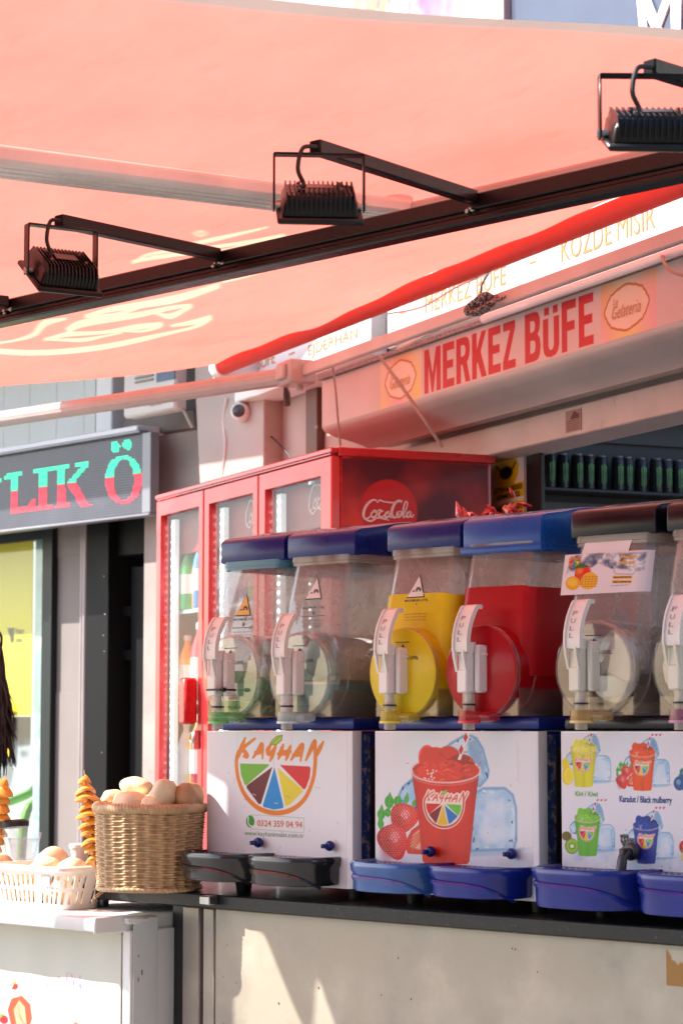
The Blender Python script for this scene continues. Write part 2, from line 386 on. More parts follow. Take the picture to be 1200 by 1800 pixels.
# ================================================================== awning over the stall
ZR, KS, YR = 2.68, .12, .25
def FA(px, py):          # photo point -> (x along the roller, s outward) on the sloping cloth
    d = ray(px, py); a = d[0] * F.i[0] + d[1] * F.i[1]; b = -(F.o[0] * F.i[0] + F.o[1] * F.i[1])
    t = (ZR - KS * YR + KS * b - EYE) / (d[2] - KS * a); x, y = F.loc(d[0] * t, d[1] * t); return x, YR - y
SM = 2.15; XF = -1.5
awn = thing('awning', 'salmon red cloth awning with cream lettering stretched over the drink stall', 'awning', F, (0, YR, ZR))
def edge_n(s): return 2.61 + .165 * s
cv = Cv(0, 1, 0, 1, .0024, (255, 255, 255))      # x -> along, z -> outward (normalised), filled below in metric space
nxa, nsa = 460, 250
ua, va = np.meshgrid(np.linspace(0, 1, nxa), np.linspace(0, 1, nsa))
cv.nx, cv.nz, cv.h = nxa, nsa, .01
Sg = va * SM; Xg = (XF - .1 * va) + ua * (edge_n(Sg) - (XF - .1 * va)); cv.X, cv.Z = Xg, Sg
cv._win = lambda *a: (slice(0, nsa), slice(0, nxa))
cv.c = np.ones(Xg.shape + (3,)) * np.array([247, 122, 106]) / 255.
nz_ = vnoise(Xg, Sg, 2.2, 3); cv.c *= (1 + .05 * (nz_ - .5))[..., None]
fz2 = np.clip((vnoise(Xg * .55 + Sg * .5, Sg * 1.5 - Xg * .2, 1.3, 9, 4) - .48) * 3.2, 0, 1)[..., None]; cv.c *= 1 - fz2 * np.array([.01, .13, .15])  # darker smudges plus lit and dark variation painted into the cloth colour
fz3 = np.clip((vnoise(Xg * 1.4, Sg * 5, 5, 19, 3) - .70) * 6, 0, 1)[..., None]; cv.c *= 1 - fz3 * np.array([.01, .05, .06])
def prib(pts, wpx, col, n=8):
    p = np.array(cr(pts, n)); m = len(p); W = np.interp(np.linspace(0, 1, m), np.linspace(0, 1, len(wpx)), wpx) if isinstance(wpx, (list, tuple)) else np.full(m, wpx)
    t = np.gradient(p, axis=0); t /= np.maximum(np.linalg.norm(t, axis=1), 1e-9)[:, None]; nn = np.stack([-t[:, 1], t[:, 0]], 1)
    a = p + nn * W[:, None] / 2; b = p - nn * W[:, None] / 2
    cv.poly([FA(*q) for q in a] + [FA(*q) for q in b[::-1]], col, soft=.012)
cream = (252, 190, 155)
for pts, wd in [([(318, 412), (380, 398), (470, 380)], [8, 7, 2]), ([(240, 455), (275, 432), (370, 417), (500, 392)], [3, 14, 12, 5]),
                ([(265, 448), (330, 437), (420, 425)], [10, 12, 8]), ([(232, 457), (262, 450), (300, 446)], [6, 8, 3]), ([(395, 428), (450, 408), (540, 392)], [6, 14, 5]),
                ([(150, 546), (200, 533), (300, 520), (386, 501)], [8, 10, 12, 6]), ([(150, 549), (215, 541), (262, 524)], [4, 7, 5]),
                ([(118, 570), (150, 558), (240, 545), (300, 534), (337, 530)], [8, 11, 9, 8, 5]), ([(337, 532), (300, 546), (268, 541)], [6, 7, 3]),
                ([(80, 588), (120, 577), (180, 572), (240, 562), (286, 556)], [7, 10, 7, 9, 5]), ([(284, 558), (250, 570), (212, 568)], [6, 7, 3]), ([(78, 589), (150, 590), (215, 573)], [6, 8, 5]),
                ([(-30, 609), (60, 610), (160, 603), (250, 588), (330, 567), (370, 547)], [6, 6, 7, 7, 8, 6]), ([(300, 559), (340, 553), (372, 546)], [4, 7, 6]),
                ([(-30, 600), (20, 592), (60, 578), (80, 560), (118, 551)], [5, 6, 8, 12, 5]), ([(390, 497), (440, 487), (560, 455)], [3, 4, 3])]:
    prib(pts, wd, cream)
prib([(340, 389), (352, 385), (364, 389), (352, 394), (340, 389)], 1.8, (250, 190, 150)); prib([(348, 391), (350, 387), (356, 388), (351, 390), (357, 392)], 1.3, (250, 190, 150))
cv.poly([FA(*p) for p in [(-40, 556), (10, 556), (62, 551), (40, 562), (0, 571), (-40, 578)]], (150, 225, 70), soft=.02)
for (a, b, wd, k) in [((0, 236), (1200, 180), 34, .03)]:
    pass
cv.c *= (1 + .05 * (vnoise(Xg, Sg * 2.5, 22, 55, 3) - .5))[..., None] * np.array([1, 1, 1]); hem = np.clip((Xg - (edge_n(Sg) - .055)) / .012, 0, 1); cv.c = cv.c * (1 - hem[..., None]) + hem[..., None] * np.array([150, 128, 120]) / 255.
def fold(x, s):          # cloth hangs in shallow folds
    return (.014 * max(0, 1 - s / .35) ** 1.5 + .010 * math.sin(2.1 * x + 1.1 * s) + .007 * math.sin(5.3 * x - 2.2 * s + 1) - .018 * math.sin(math.pi * min(1, s / SM)) + .004 * math.sin(13 * x + 4 * s))
fm = bpy.data.materials.new('awning_cloth'); fm.use_nodes = True
n = fm.node_tree.nodes; l = fm.node_tree.links; n.remove(n['Principled BSDF'])
at = n.new('ShaderNodeAttribute'); at.attribute_name = 'Col'; tc = n.new('ShaderNodeTexCoord')
no = n.new('ShaderNodeTexNoise'); no.inputs['Scale'].default_value = 3.5; no.inputs['Detail'].default_value = 9; no.inputs['Roughness'].default_value = .62
mp = n.new('ShaderNodeMapping'); mp.inputs['Scale'].default_value = (1, 2.2, 1); l.new(tc.outputs['Object'], mp.inputs[0]); l.new(mp.outputs[0], no.inputs['Vector'])
mr = n.new('ShaderNodeMapRange'); mr.inputs['From Min'].default_value = .35; mr.inputs['From Max'].default_value = .7; mr.inputs['To Min'].default_value = 1; mr.inputs['To Max'].default_value = .88
l.new(no.outputs['Fac'], mr.inputs['Value'])
mx = n.new('ShaderNodeMix'); mx.data_type = 'RGBA'; mx.blend_type = 'MULTIPLY'; mx.inputs['Factor'].default_value = 1; l.new(at.outputs['Color'], mx.inputs[6]); l.new(mr.outputs[0], mx.inputs[7])
d1 = n.new('ShaderNodeBsdfDiffuse'); t1 = n.new('ShaderNodeBsdfTranslucent'); l.new(mx.outputs[2], d1.inputs[0])
g1 = n.new('ShaderNodeMix'); g1.data_type = 'RGBA'; g1.inputs['Factor'].default_value = .12; l.new(mx.outputs[2], g1.inputs[6]); g1.inputs[7].default_value = (1, .75, .6, 1); l.new(g1.outputs[2], t1.inputs[0])
ms = n.new('ShaderNodeMixShader'); ms.inputs[0].default_value = .55; l.new(d1.outputs[0], ms.inputs[1]); l.new(t1.outputs[0], ms.inputs[2]); l.new(ms.outputs[0], n['Material Output'].inputs[0])
V = [(x, -s, -KS * s + fold(x, s)) for x, s in zip(Xg.ravel(), Sg.ravel())]
cl = cv.raw('cloth', V, fm); cl.parent = awn; ORG[cl.name] = (0, YR, ZR)
red_m = M('awning_red', (.62, .03, .015), .55, var=.15, bump=.1, bs=30)
alu = M('painted_aluminium', (.45, .40, .38), .4, var=.12, vs=8, coat=.1, col2=(.55, .5, .47), c2s=9, c2t=.62)
pale = M('pale_paint', (.78, .76, .73), .5, var=.15, vs=6, col2=(.5, .45, .42), c2s=12, c2t=.66)
b = MB(); b.tube([(XF, YR, ZR - .005), (2.9, YR, ZR - .005)], .029, 20); part('roller', b, red_m, awn)
b = MB(); b.tube([(XF - .07, YR, ZR - .005), (XF - .055, YR, ZR - .005), (XF + .004, YR, ZR - .005)], [.028, .036, .036], 20)
b.box(XF - .06, XF - .045, YR - .02, YR + .16, ZR - .06, ZR + .035, .006); part('end_cap', b, pale, awn)
# front bar and unseen valance
fz = ZR - KS * SM
b = MB(); b.box(XF - .1, edge_n(SM), YR - SM - .05, YR - SM + .005, fz - .04, fz + .015, .008); part('front_bar', b, alu, awn)
b = MB(); n_ = 480
VX = [.60, .671, .676, .736, .76, .79, .815, .829, .836, .841, .86, .89, .93, .96, .99, 1.02, 1.03, 1.1, 1.2, 1.23, 1.24, 1.3, 1.42, 1.45, 2.9]; VD = [.64, .64, .29, .29, .335, .39, .43, .44, .39, .30, .35, .41, .49, .55, .58, .58, .47, .55, .58, .55, .46, .54, .56, .5, .5]  # hem drops shaped so this unseen cloth casts the counter's shadow edge
def val(u, v):
    x = .60 + u * 2.3; return (x, YR - SM - .053, fz - .02 - v * float(np.interp(x, VX, VD)))
b.surf(val, n_, 6); part('shadow_valance', b, red_m, awn)
# folding arms under the cloth
def arm(p0, p1, wd, hg): 
    b = MB(); p0, p1 = Vector(p0), Vector(p1); d = p1 - p0; q = math.atan2(d.y, d.x); c = (p0 + p1) / 2
    rot = Matrix.Rotation(q, 3, 'Z') @ Matrix.Rotation(-math.atan2(d.z, math.hypot(d.x, d.y)), 3, 'Y')
    i0 = len(b.v); Lh = d.length / 2; b.box(-Lh, Lh, -wd / 2, wd / 2, -hg / 2, hg / 2, hg * .25)
    for k in range(1, 4): b.box(-Lh, Lh, -wd / 2 + wd * k / 4 - .002, -wd / 2 + wd * k / 4 + .002, -hg / 2 - .003, -hg / 2 + .004)
    xf(b, i0, Matrix.Translation(c) @ rot.to_4x4()); return b
def onf(px, py, dz=-.05):
    x, s = FA(px, py); return (x, YR - s, ZR - KS * s + dz)
A0 = onf(-420, 178); A1 = onf(690, 333)
part('arm_tube', arm(A0, A1, .13, .035), pale, awn)
b = MB(); b.cyl((A1[0], A1[1], A1[2] - .028), (A1[0], A1[1], A1[2] + .03), .045, n=24); b.cyl((A1[0] + .02, A1[1] - .02, A1[2] - .034), (A1[0] + .02, A1[1] - .02, A1[2] - .026), .02); part('elbow', b, pale, awn)
A2 = (2.5, YR - .05, ZR - .05); part('arm_tube', arm((A1[0], A1[1], A1[2] - .01), A2, .06, .03), alu, awn)

# ================================================================== black rail with floodlights
RY = -.25; RZ = 2.36
rail = thing('lamp_rail', 'long black steel rail under the awning carrying the floodlight arms', 'rail', C, (0, RY, RZ))
b = MB(); b.box(-1.2, 2.6, RY - .022, RY + .022, RZ - .004, RZ + .026, .003)
b.box(-1.2, 2.6, RY - .014, RY + .014, RZ - .012, RZ - .0045); b.box(-1.2, 2.6, RY - .022, RY + .022, RZ - .027, RZ - .0125, .004); b.v = [(x, y, z + .0115 * (x - 1.45)) for x, y, z in b.v]
part('rail_tube', b, black_metal, rail)
def screwball(mb, p, r=.006): mb.ell(p, (r, r, r * .7), nu=8, nv=6)
def flood(starts, end, yaw, tilt, label, drop=.098, wid=.14, lamp=True, alabel=''):
    rz_ = RZ + .0115 * (C.P(starts[0], starts[1], RY)[0] - 1.45); sx = C.P(starts[0], starts[1], RY)[0]; ex, ey = C.Z(*end, rz_ + .018)
    p0 = Vector((sx, RY - .023, rz_ + .018)); p1 = Vector((ex, ey, rz_ + .018))
    b = MB(); d = p1 - p0; q = math.atan2(d.y, d.x); i0 = len(b.v); L_ = d.length
    b.box(0, L_, -.012, .012, -.012, .012, .002); b.m = 1; b.box(L_ - .001, L_ + .0012, -.010, .010, -.010, .010); b.m = 0
    xf(b, i0, Matrix.Translation(p0) @ Matrix.Rotation(q, 4, 'Z'))
    am = part('arm_tube', b, [black_metal, M('tube_hole', (.002, .002, .002), 1)], rail)
    w_ = MB(); 
    for k in range(5): screwball(w_, (p0.x + rnd.uniform(-.02, .02), p0.y + .004 + rnd.uniform(-.003, .003), p0.z - .02 + rnd.uniform(-.004, .004)), .005)
    part('weld', w_, screw_m, am)
    if not lamp: return
    t = thing('floodlight', label, 'floodlight', C, (p1.x, p1.y, p1.z), group='floodlights on the black rail')
    T = Matrix.Translation(p1 + Vector((.010, 0, -.014))) @ Matrix.Rotation(yaw - C.a, 4, 'Z')
    h = wid / 2
    b = MB(); i0 = len(b.v)
    b.box(-h - .008, h + .008, -.011, .011, -.004, 0, .001)
    for s_ in (-1, 1):
        b.box(s_ * (h + .006), s_ * (h + .0095), -.011, .011, -drop, -.001, .001)
    xf(b, i0, T); part('bracket', b, black_metal, t)
    Ht = T @ Matrix.Translation((0, 0, -drop + .004)) @ Matrix.Rotation(tilt, 4, 'X')
    b = MB(); i0 = len(b.v)       # local: lamp shines to -z, back fins on +z
    b.loft([[(x, y, 0) for x, y in rrect(h - .004, .052, .006)], [(x, y, .02) for x, y in rrect(h - .006, .05, .006)], [(x, y, .032) for x, y in rrect(h - .014, .04, .006)]])
    for k in range(15):
        x = -h + .012 + k * (2 * h - .024) / 14
        b.prism([(-.053, .001), (-.053, .024), (-.042, .038), (.042, .038), (.053, .024), (.053, .001)], 'x', x - .0013, x + .0013)
    xf(b, i0, Ht); hs = part('housing', b, black_metal, t)
    b = MB(); i0 = len(b.v); b.box(-h - .004, h + .004, -.064, .064, -.012, -.001, .003); xf(b, i0, Ht); part('frame', b, black_metal, t)
    b = MB(); i0 = len(b.v); b.box(-h + .008, h - .008, -.05, .05, -.0145, -.0125, .001); xf(b, i0, Ht); part('glass', b, M('lamp_glass', (.5, .5, .42), .1), t)
    b = MB(); i0 = len(b.v); b.box(-.022, .022, -.012, .012, .0385, .0395)
    for q in ((-.035, -.02), (.035, -.02), (-.035, .02), (.035, .02)): b.cyl((q[0], q[1], .037), (q[0], q[1], .041), .003, n=8)
    xf(b, i0, Ht); part('rating_plate', b, M('plate_grey', (.22, .14, .13), .4), t)
    b = MB(); i0 = len(b.v)
    for s_ in (-1, 1): b.cyl((s_ * (h - .003), 0, .004), (s_ * (h + .013), 0, .004), .006, n=10)
    xf(b, i0, Ht); part('pivot_screw', b, screw_m, t)
    a = T @ Vector((-.004, .0, .012)); c = Ht @ Vector((-h * .55, .0, .035)); e = T @ Vector((-.05, -.0, -.03)); f_ = T @ Vector((-.03, -.01, .0)); g_ = Ht @ Vector((-h * .5, -.01, .06))
    b = MB(); f_ = T @ Vector((-.028, -.012, .006)); e = T @ Vector((-.036, -.014, -.03)); g_ = T @ Vector((-.026, -.01, -.055)); b.tube(cr([tuple(a), tuple(f_), tuple(e), tuple(g_), tuple(c)], 6), .0038, 8); part('cable', b, cable_m, t)
flood((845, 318), (553, 258), R(4), R(27), 'black floodlight hanging at the middle of the rail in front of the pink cloth', wid=.135)
flood((397, 427), (103, 388), R(30), R(34), 'small black floodlight turned sideways at the left end of the rail', wid=.125)
flood((1452, 218), (1140, 118), R(2), R(24), 'black floodlight with sunlit fins at the right edge, nearest the camera', wid=.15)
flood((28, 522), (-260, 505), 0, 0, '', lamp=False)

# ================================================================== the stall's shop building
Yw = .55
shop = thing('shop_building', 'pale pink kiosk shop building with an open counter front behind the drink machines', 'building', F, (0, Yw, 0))
pinkw = M('plaster_wall', (.48, .42, .38), .75, var=.12, vs=3, bump=.15, bs=40)
beam_m = M('beam_paint', (.60, .50, .47), .5, var=.15, vs=5, col2=(.4, .3, .27), c2s=8, c2t=.66)
dark_m = M('dark_interior', (.012, .013, .016), .6, var=.3)
b = MB(); b.box(-2.0, -.6, Yw, Yw + .12, 0, 2.6); b.box(-.6, -.09, .64, .66, 0, 2.25); b.box(-2.0, 5, Yw + .001, Yw + .2, 2.3, 4.6); b.box(3.2, 5, Yw + .002, Yw + .15, 0, 2.3)
part('wall', b, pinkw, shop)
b = MB(); b.box(-.62, 4, .5, Yw + .1, 2.204, 2.288, .004); part('lintel_beam', b, beam_m, shop)
b = MB(); b.box(F.P(546, 720, Yw - .01)[0], F.P(566, 720, Yw - .01)[0], Yw - .03, Yw - .001, 1.9, 2.6, .003); part('brown_strip', b, M('brown_trim', (.13, .06, .045), .5), shop)
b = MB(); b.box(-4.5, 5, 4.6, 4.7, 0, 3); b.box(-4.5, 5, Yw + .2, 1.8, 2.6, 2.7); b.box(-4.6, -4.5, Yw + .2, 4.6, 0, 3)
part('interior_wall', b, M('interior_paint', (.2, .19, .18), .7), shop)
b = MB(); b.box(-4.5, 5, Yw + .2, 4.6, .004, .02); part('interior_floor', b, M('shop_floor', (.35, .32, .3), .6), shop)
# post beside the fridge with poster
px0 = F.P(924, 850, .605)[0]; px1 = F.P(950, 850, .605)[0]
b = MB(); b.box(px0, px1, .605, .618, 0, 2.203, .002); part('door_post', b, black_pl, shop)
# shutter box / fascia
fas = thing('shop_fascia', 'long shutter box with a curved underside carrying the red shop name', 'shop sign', F, (-.64, .25, 2.35))
prof = [(.5, 2.503), (.252, 2.503), (.252, 2.352), (.262, 2.338), (.30, 2.325), (.36, 2.312), (.40, 2.300), (.415, 2.290), (.44, 2.300), (.5, 2.302)]
b = MB(); b.prism([(y, z) for y, z in prof], 'x', -.643, 4); part('box', b, M('fascia_paint', (.60, .54, .50), .45, var=.1, vs=4, coat=.15, col2=(.35, .27, .24), c2s=14, c2t=.7), fas)
c = Cv(-.64, 1.9, 2.354, 2.501, .0018, (226, 205, 200))
for a, e in ((F.P(668, 680, .25)[0], F.P(740, 640, .25)[0]), (F.P(1055, 530, .25)[0], F.P(1152, 520, .25)[0])):
    c.poly([(a, 2.35), (e, 2.35), (e, 2.51), (a, 2.51)], lambda X, Z: np.stack([.96 + 0 * X, .80 + .06 * np.sin(X * 22), .66 + .1 * np.sin(X * 22 + Z * 20)], -1))
for cx_, k in ((F.P(703, 675, .25), 1), (F.P(1100, 552, .25), 1)):
    cx0, cz0 = cx_[0], 2.427; pts = []
    for i in range(72):
        t = 2 * math.pi * i / 72; r = 1 + .10 * math.cos(4 * t) ** 6 - .1 * abs(math.sin(2 * t)) ** 8
        pts.append((cx0 + .095 * r * math.copysign(abs(math.cos(t)) ** .75, math.cos(t)), cz0 + .052 * r * math.copysign(abs(math.sin(t)) ** .75, math.sin(t))))
    c.poly(pts, (248, 224, 200)); c.line(pts + pts[:1], .006, (205, 120, 60))
RL = (205, 22, 34); T_ = .30
GL = {'M': [[(0, 0), (0, 1), (.28, 1), (.5, .42), (.72, 1), (1, 1), (1, 0), (.74, 0), (.74, .62), (.56, 0), (.44, 0), (.26, .62), (.26, 0)]],
      'E': [[(0, 0), (0, 1), (1, 1), (1, .82), (.38, .82), (.38, .6), (.92, .6), (.92, .42), (.38, .42), (.38, .18), (1, .18), (1, 0)]],
      'F': [[(0, 0), (0, 1), (1, 1), (1, .82), (.38, .82), (.38, .58), (.9, .58), (.9, .40), (.38, .40), (.38, 0)]],
      'R': [[(0, 0), (0, 1), (.65, 1), (.86, .96), (.97, .86), (1, .72), (.97, .57), (.86, .47), (.78, .44), (1.03, 0), (.68, 0), (.46, .40), (.34, .40), (.34, 0)]],
      'K': [[(0, 0), (0, 1), (.34, 1), (.34, .62), (.68, 1), (1.02, 1), (.62, .56), (1.05, 0), (.68, 0), (.40, .36), (.34, .30), (.34, 0)]],
      'Z': [[(.03, 1), (.97, 1), (.97, .84), (.40, .18), (1, .18), (1, 0), (0, 0), (0, .16), (.57, .82), (.03, .82)]],
      'B': [[(0, 0), (0, 1), (.62, 1), (.83, .97), (.95, .87), (.97, .74), (.93, .62), (.80, .53), (.95, .44), (1, .28), (.96, .12), (.84, .03), (.65, 0)]],
      'U': [[(0, 1), (0, .28), (.06, .12), (.2, .02), (.5, -.02), (.8, .02), (.94, .12), (1, .28), (1, 1), (.67, 1), (.67, .28), (.6, .18), (.5, .16), (.4, .18), (.33, .28), (.33, 1)]]}
HOLE = {'R': [[(.34, .83), (.56, .83), (.66, .78), (.68, .70), (.64, .62), (.54, .58), (.34, .58)]], 'B': [[(.34, .83), (.54, .83), (.64, .78), (.65, .70), (.6, .62), (.52, .60), (.34, .60)], [(.34, .43), (.55, .43), (.66, .38), (.67, .28), (.62, .20), (.52, .17), (.34, .17)]]}
def blockw(word, pa, pb, z0, z1, gap=.16):
    xa_ = F.P(pa, 650, .25)[0]; xb_ = F.P(pb, 560, .25)[0]; ws = [1.35 if q == 'M' else .92 if q in 'EFZ' else 1.06 for q in word]; tot = sum(ws) + gap * (len(word) - 1); k = (xb_ - xa_) / tot; x = xa_
    for q, w_ in zip(word, ws):
        g_ = 'U' if q == 'Ü' else q; top = z1 - (z1 - z0) * .22 if q == 'Ü' else z1
        f_ = lambda p: (x + p[0] * w_ * k, z0 + p[1] * (top - z0))
        for pl in GL[g_]: c.poly([f_(p) for p in pl], RL, .97)
        for pl in HOLE.get(g_, []): c.poly([f_(p) for p in pl], (226, 205, 200))
        if q == 'Ü':
            for dx_ in (.08, .62): c.poly([(x + (dx_) * w_ * k, z1 - .020), (x + (dx_ + .30) * w_ * k, z1 - .020), (x + (dx_ + .30) * w_ * k, z1), (x + dx_ * w_ * k, z1)], RL)
        x += (w_ + gap) * k
blockw('MERKEZ', 745, 905, 2.361, 2.489); blockw('BÜFE', 922, 1042, 2.361, 2.492)
fc = c.obj('name_strip', fas, flat(.2505), vinyl)
redt = M('red_lettering', (.62, .012, .02), .45, var=.08); ort = M('orange_lettering', (.62, .26, .08), .5)
x0 = F.P(747, 660, .25)[0]; x1 = F.P(1042, 560, .25)[0]
b = MB()
for cx_ in (F.P(703, 675, .25)[0], F.P(1100, 552, .25)[0]):
    txt(b, 'Gelateria', cx_ - .066, cx_ + .066, 2.405, 2.438, .2485, bold=-.004, shear=.35); txt(b, 'La', cx_ - .062, cx_ - .04, 2.44, 2.455, .2485, shear=.35)
part('round_badge_lettering', b, ort, fas, False)
b = MB(); b.tube([(F.P(850, 560, .22)[0], .22, 2.508), (3.2, .22, 2.512)], .0125, 14); b.m = 1
b.box(-.64, 3.6, .235, .27, 2.5035, 2.516); part('white_tube', b, [M('white_gloss', (.85, .86, .88), .2, coat=.5), M('printed_edge', (.28, .25, .26), .6, var=.6, vs=120)], fas)
b = MB(); q = F.P(1012, 760, .5); 
c = Cv(q[0] - .055, q[0] + .03, 2.215, 2.275, .002, (176, 140, 130)); 
for k in range(5): c.line([(q[0] - .048, 2.222 + k * .006), (q[0] + .02, 2.222 + k * .006)], .0016, (90, 55, 50))
c.poly([(q[0] - .03, 2.25), (q[0] - .01, 2.272), (q[0] + .02, 2.262), (q[0] + .02, 2.25)], (110, 70, 65)); c.obj('worn_sticker', shop, flat(.498), poster)
# lightbox signs above
Yl = .40
def lightbox(xa, xb, label, texts):
    t = thing('lightbox_sign', label, 'sign', F, (xa, Yl, 2.59), group='white lightbox signs over the shop')
    b = MB(); b.box(xa, xb, Yl, Yl + .14, 2.59, 2.93, .004); part('box', b, M('lightbox_face', (.86, .86, .84), .35, coat=.3, var=.04, emit=.0), t)
    b = MB()
    for s_, pxa, pxb, cx_, yb, yt in texts:
        xa_ = F.P(pxa, (yb + yt) / 2, Yl)[0]; xb_ = F.P(pxb, (yb + yt) / 2, Yl)[0]; z0 = F.P(cx_, yb, Yl)[1]; z1 = F.P(cx_, yt, Yl)[1]
        txt(b, s_, xa_, xb_, z0, z1 + (.012 if 'Ü' in s_ else 0), Yl - .002, bold=0)
    part('lettering', b, M('sign_orange', (.72, .24, .06), .5), t, False)
xb1 = F.P(652, 590, Yl)[0]; xb2 = F.P(680, 570, Yl)[0]
lightbox(F.P(412, 655, Yl)[0], xb1, 'white lightbox sign lettered EJDERHAN, left of the dark gap', [('MERKEZ BÜFE', 395, 484, 440, 655, 636), ('-', 508, 518, 513, 623, 620), ('EJDERHAN', 542, 628, 585, 616, 591)])
lightbox(xb2, 3.6, 'white lightbox sign lettered MERKEZ BÜFE and KOZDE MISIR under the roller', [('-', 703, 713, 708, 551, 547), ('MERKEZ BÜFE', 747, 889, 818, 526, 492), ('-', 930, 941, 935, 463, 459), ('KOZDE MISIR', 986, 1151, 1068, 431, 388)])
b = MB(); b.box(xb1 + .01, xb2 - .01, Yl + .05, Yl + .14, 2.45, 2.95, .003); solo('window_frame', b, black_pl, 'dark window frame in the gap between the two white lightbox signs', 'window frame', F, (xb1, Yl, 2.5))
# upper storey signs
up = thing('upper_sign', 'white upper billboard with pink flowers seen above the awning edge', 'billboard', F, (-2, .45, 2.95))
x1 = F.P(890, 20, .45)[0]; c = Cv(-1.8, x1, 3.3, 4.35, .006, (252, 250, 248)); rs = np.random.RandomState(4)
def blobs(cpx, n_, sp, cols, r0, r1):
    for k in range(n_):
        p = (cpx[0] + rs.randn() * sp[0], cpx[1] + rs.randn() * sp[1]); q = F.P(p[0], p[1], .45)
        c.ell(q, rs.uniform(r0, r1), rs.uniform(r0, r1) * .6, cols[rs.randint(len(cols))], .45, soft=.02, rot=rs.uniform(0, 3))
blobs((645, 5), 60, (28, 12), [(190, 160, 120), (120, 90, 90), (225, 150, 170), (150, 120, 140), (240, 200, 120)], .01, .05)
blobs((755, 5), 50, (22, 16), [(245, 150, 190), (235, 100, 160), (250, 190, 210), (225, 130, 180)], .02, .07)
blobs((520, -4), 14, (15, 6), [(200, 200, 120), (220, 150, 160)], .01, .03)
c.obj('printed_face', up, flat(.45), poster)
b = MB(); b.box(-1.8, x1, .4515, .5, 3.3, 4.35); part('panel', b, pale, up)
nv = thing('navy_sign', 'navy blue fascia sign with a white serif letter above the awning', 'sign', F, (x1, .44, 2.95))
x2 = F.P(896, 20, .44)[0]
b = MB(); b.box(x2, 4, .44, .5, 2.97, 4.3, .005); part('panel', b, M('navy_paint', (.05, .07, .12), .4, coat=.3, var=.1), nv)
b = MB()
def pq(*pts): return [F.P(x, y, .437) for x, y in pts]
for pl in (pq((1118, -10), (1133, -3), (1138, 52), (1124, 52)), pq((1120, -8), (1140, -12), (1164, 52), (1146, 52)), pq((1146, 52), (1160, 52), (1184, -14), (1170, -14)), pq((1178, -14), (1198, -18), (1196, 54), (1180, 54)), pq((1116, 50), (1140, 52), (1140, 60), (1114, 58)), pq((1110, -14), (1140, -14), (1136, -4), (1112, -2))):
    b.prism(pl, 'y', .4345, .4395)
part('lettering', b, M('white_letter', (.8, .8, .82), .4), nv, False)
b = MB(); b.box(x1 + .001, x2 - .001, .42, .5, 3.2, 4.4, .003); solo('sign_trim', b, M('grey_trim', (.45, .4, .4), .5), 'thin grey vertical trim between the flowered billboard and navy sign', 'trim', F, (x1, .45, 3.2))

# front conduit bars
def barlen(p, q, wd, hg, mat, name, parent, rnd_=False):
    b = MB(); P_, Q_ = Vector(p), Vector(q); d = Q_ - P_; a = math.atan2(d.y, d.x); i0 = 0; L_ = d.length
    if rnd_:
        ring = []
        for k in range(48):
            t = 2 * math.pi * k / 48; r = wd * (1 + .045 * (k % 4 < 2)); ring.append((r * math.cos(t), r * math.sin(t)))
        b.loft([[(0, y, z) for y, z in ring], [(L_, y, z) for y, z in ring]])
    else: b.box(0, L_, -wd / 2, wd / 2, -hg / 2, hg / 2, .004)
    xf(b, 0, Matrix.Translation(P_) @ Matrix.Rotation(a, 4, 'Z')); return part(name, b, mat, parent)
cb = thing('shutter_bar', 'pink painted support bar crossing in front of the shop signs and fridge', 'bar', F, (-.455, .1, 2.49))
barlen((-.5, .1, 2.496), (3.4, .1, 2.496), .022, .036, beam_m, 'flat_beam', cb)
pA = F.W(-.47, .08, 2.488); dirC = Vector((-C.u[0], -C.u[1], 0)); pB = pA + dirC * 1.55; pC = pB + dirC * .9
lA = F.loc(pA.x, pA.y); lB = F.loc(pB.x, pB.y); lC = F.loc(pC.x, pC.y)
barlen((lA[0], lA[1], 2.486), (lB[0], lB[1], 2.486), .027, 0, alu, 'ribbed_bar', cb, True); barlen((lB[0], lB[1], 2.486), (lC[0], lC[1], 2.486), .029, 0, alu, 'end_sleeve', cb, True)
b = MB(); b.box(-.53, -.42, .045, .135, 2.455, 2.53, .008); b.box(-.50, -.44, .03, .045, 2.47, 2.515, .004); b.cyl((-.47, .1, 2.46), (-.47, .1, 2.44), .012); part('bracket', b, alu, cb)
b = MB(); q = F.P(504, 690, .1); b.tube([(q[0] - .01, .1, 2.47), (q[0], .1, 2.44), (q[0] + .003, .1, 2.405)], [.006, .012, .011], 8); part('hook', b, M('dark_hook', (.06, .04, .04), .4), cb)

# wires and rope
def wire(name, pts, r, mat, label, cat='cable', grp=None):
    b = MB(); W_ = [tuple(p) for p in pts]; b.tube(cr(W_, 8), r, 6)
    o = W_[-1]; return solo(name, b, mat, label, cat, F, o, grp)
def fp(px, py, y): x, z = F.P(px, py, y); return (x, y, z)
rope_m = M('rope', (.42, .3, .25), .8); wwire = M('white_wire', (.72, .68, .62), .5)
wire('tension_cord', [fp(666, 625, .14), fp(700, 672, .15), fp(740, 730, .18), fp(777, 786, .25)], .005, rope_m, 'taut pale cord slanting from the beam down to the fridge top')
wire('hanging_cable', [fp(585, 645, .12), fp(590, 690, .12), fp(594, 740, .12), fp(598, 783, .12)], .0035, M('brown_wire', (.3, .22, .18), .6), 'thin brown cable hanging from the pink bar above the fridge')
wire('white_cable', [fp(398, 700, .4), fp(393, 740, .4), fp(396, 780, .4), fp(392, 835, .4)], .006, wwire, 'white twisted cable hanging down beside the security camera')
wire('camera_cable', [fp(436, 728, .5), fp(460, 752, .5), fp(490, 780, .5), fp(512, 806, .5)], .003, cable_m, 'thin black cable running from the security camera to the fridge')
